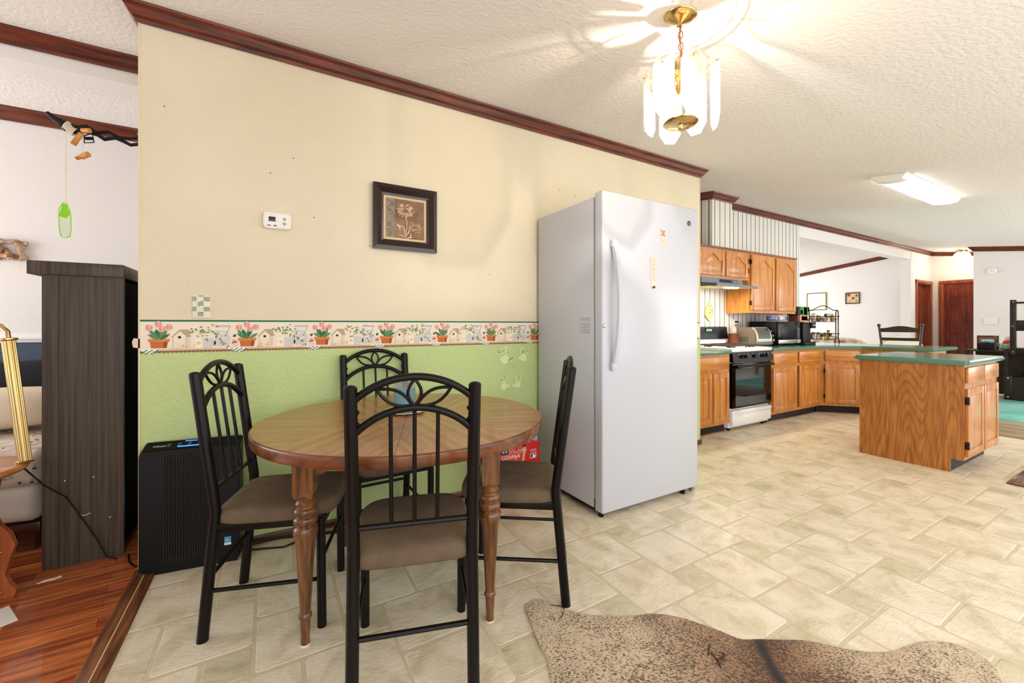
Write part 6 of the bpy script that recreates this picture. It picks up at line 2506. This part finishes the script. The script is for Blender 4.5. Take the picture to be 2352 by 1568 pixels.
P_ = [Vector(bpt(*q)) for q in ((108, 258), (125, 272), (140, 280), (158, 290), (178, 297), (200, 291), (222, 304), (250, 303), (275, 316), (300, 318), (330, 316))]
mb = MB()
mb.tube(P_[:5], .012, 8, radii=[.008, .014, .017, .019, .020])
mb.build('branch_tip', M_black, t)
mb = MB().tube(P_[4:], .009, 8, radii=[.018, .012, .009, .009, .008, .008, .008])
mb.build('upper_fork', M_black, t)
Q_ = [Vector(bpt(*q)) for q in ((125, 274), (150, 296), (172, 300), (200, 302), (225, 310), (240, 320), (265, 317), (285, 325), (300, 333), (322, 331))]
mb = MB().tube(Q_, .009, 8, radii=[.006, .012, .016, .010, .009, .010, .009, .009, .009, .009])
mb.build('lower_fork', M_black, t)
mb = MB()
for k in range(6):
    c = Vector(bpt(152 + k * 4, 288 + k * 3))
    mb.ring(c, .021, .0035, (1, .1, -.6), 14, 6)
mb.build('rope_wrap', mat('white_rope', (222, 214, 196), .8), t)
x_, y_, z_ = bpt(316, 305)
MB().box(-.575, -.556, 2.86, 2.94, 2.10, 2.30, bev=.003).build('wall_bracket', M_steel, t)
MB().box(-.62, -.570, 2.885, 2.905, 2.155, 2.165, bev=.002).build('bracket_arm', M_steel, t)
# dangling bits
p0 = bpt(152, 292)
p1 = bpt(150, 462)
t = thing('fly_swatter', 'bright green plastic fly swatter hanging from the black branch', 'fly swatter', (0, 0, 0))
mb = MB()
mb.tube([p0, p1], .0022, 6)
for k in range(7):
    zz = p0[2] + (p1[2] - p0[2]) * (.40 + k * .03)
    mb.ring((p0[0] + (p1[0] - p0[0]) * .5, BYr, zz), .003, .0012, (0, .3, 1), 8, 5)
mb.build('twisted_wire_handle', mat('cream_wire', (226, 214, 188), .4), t)
cxs, _, czs = bpt(149, 505)
mS2 = glass('green_mesh', (150, 220, 40), .35)
mG = mat('lime_plastic', (140, 214, 30), .35)
hh = .088
ol = [(-.018, -.7), (-.021, -.3), (-.022, .3), (-.020, .62), (-.008, .95), (.006, .96), (.017, .62), (.021, .2), (.022, -.5), (.018, -.92), (.0, -1.0), (-.012, -.95)]
mb = MB()
mb.tube([(cxs + a, BYr, czs + b * hh) for a, b in ol + [ol[0]]], .0022, 6)
mb.prism([(cxs - .021, czs + .2 * hh), (cxs - .008, czs + .9 * hh), (cxs + .006, czs + .9 * hh), (cxs + .019, czs + .35 * hh), (cxs + .004, czs + .1 * hh)], BYr - .001, BYr + .001, 'xz')
for k in range(13):
    zz = czs - hh * .9 + k * hh * .098
    mb.tube([(cxs - .019 + .03 * q / 6 + (.008 if q else 0) * 0, BYr, zz + .006 * math.sin(PI * q / 6)) for q in range(7)] + [(cxs + .02, BYr, zz - .002)], .0011, 5)
mb.build('mesh_head', mG, t)
M_bam = mat('bamboo', (214, 150, 80), .35, rgb2=(180, 112, 50), vscale=20)
t = thing('bamboo_chime', 'short bamboo pieces tied under the black branch with white cord', 'wind chime', (0, 0, 0))
a, b = Vector(bpt(168, 332)), Vector(bpt(186, 306))
MB().tube([a, b], .012, 16).build('bamboo_piece', M_bam, t)
a, b = Vector(bpt(190, 300, 2.88)), Vector(bpt(206, 300, 2.86))
MB().tube([a, b], .012, 16).build('bamboo_piece', M_bam, t)
a, b = Vector(bpt(174, 364)), Vector(bpt(188, 360))
c = Vector(bpt(203, 354, 2.88))
MB().tube([a, b], .0085, 16).tube([b, c], .0135, 16).build('bamboo_piece', M_bam, t)
MB().tube([bpt(191, 300), bpt(191, 330), bpt(190, 352)], .0016, 6).build('hanging_cord', MATS['white_rope'], t)
MB().tube([bpt(193, 312), bpt(212, 306), bpt(216, 327), bpt(194, 328), bpt(194, 312)], .003, 6).tube([bpt(196, 318), bpt(214, 318)], .008, 6).build('black_hook', M_black, t)

# old saw on the far wall
t = thing('hand_saw', 'old hand saw with worn wooden handle mounted on the far white wall', 'saw', (0, YF - .028, 0))


def wpt(px, py):
    q = bpt(px, py, YF - .03)
    return (q[0], q[2])


outl = [wpt(*q) for q in ((-30, 545), (0, 548), (12, 550), (25, 553), (45, 552), (66, 560), (50, 566), (52, 580), (60, 597), (46, 597), (40, 593), (25, 594), (0, 588), (-30, 590))]
hole = [wpt(*q) for q in ((14, 560), (18, 556), (26, 558), (34, 564), (38, 574), (36, 586), (28, 588), (20, 578), (14, 568))]
# handle as bars around the grip hole
mb = MB()


def strip(pts, r0):
    mb.tube([(p[0], 0, p[1]) for p in pts], r0, 8, radii=[r0 * (.8 + .3 * math.sin(2.1 * i)) for i in range(len(pts))])


strip([wpt(*q) for q in ((-20, 552), (0, 553), (12, 554), (24, 555), (36, 556), (50, 558), (62, 560))], .020)
strip([wpt(*q) for q in ((40, 557), (46, 566), (47, 578), (52, 590), (56, 596))], .026)
strip([wpt(*q) for q in ((-20, 570), (0, 572), (14, 572), (18, 584), (32, 591), (46, 594))], .022)
strip([wpt(*q) for q in ((-20, 585), (0, 584), (14, 588), (24, 592))], .020)
mb.build('wooden_handle', mat('weathered_wood', (206, 180, 152), .7, rgb2=(120, 76, 48), vscale=18), t, smooth=60)
a = wpt(-30, 556)
b = wpt(2, 590)
MB().box(a[0] - .9, b[0], .010, .014, b[1] - .02, a[1]).build('steel_blade', mat('aged_steel', (120, 112, 100), .5, metal=.6), t)
MB().sphere((wpt(3, 578)[0], -.02, wpt(3, 578)[1]), .012, 1, .5, 1, 10, 6).build('handle_screw', M_brassold, t)
MB().sphere((wpt(20, 588)[0], -.022, wpt(20, 588)[1]), .012, 1, .5, 1, 10, 6).build('handle_screw', M_brassold, t)
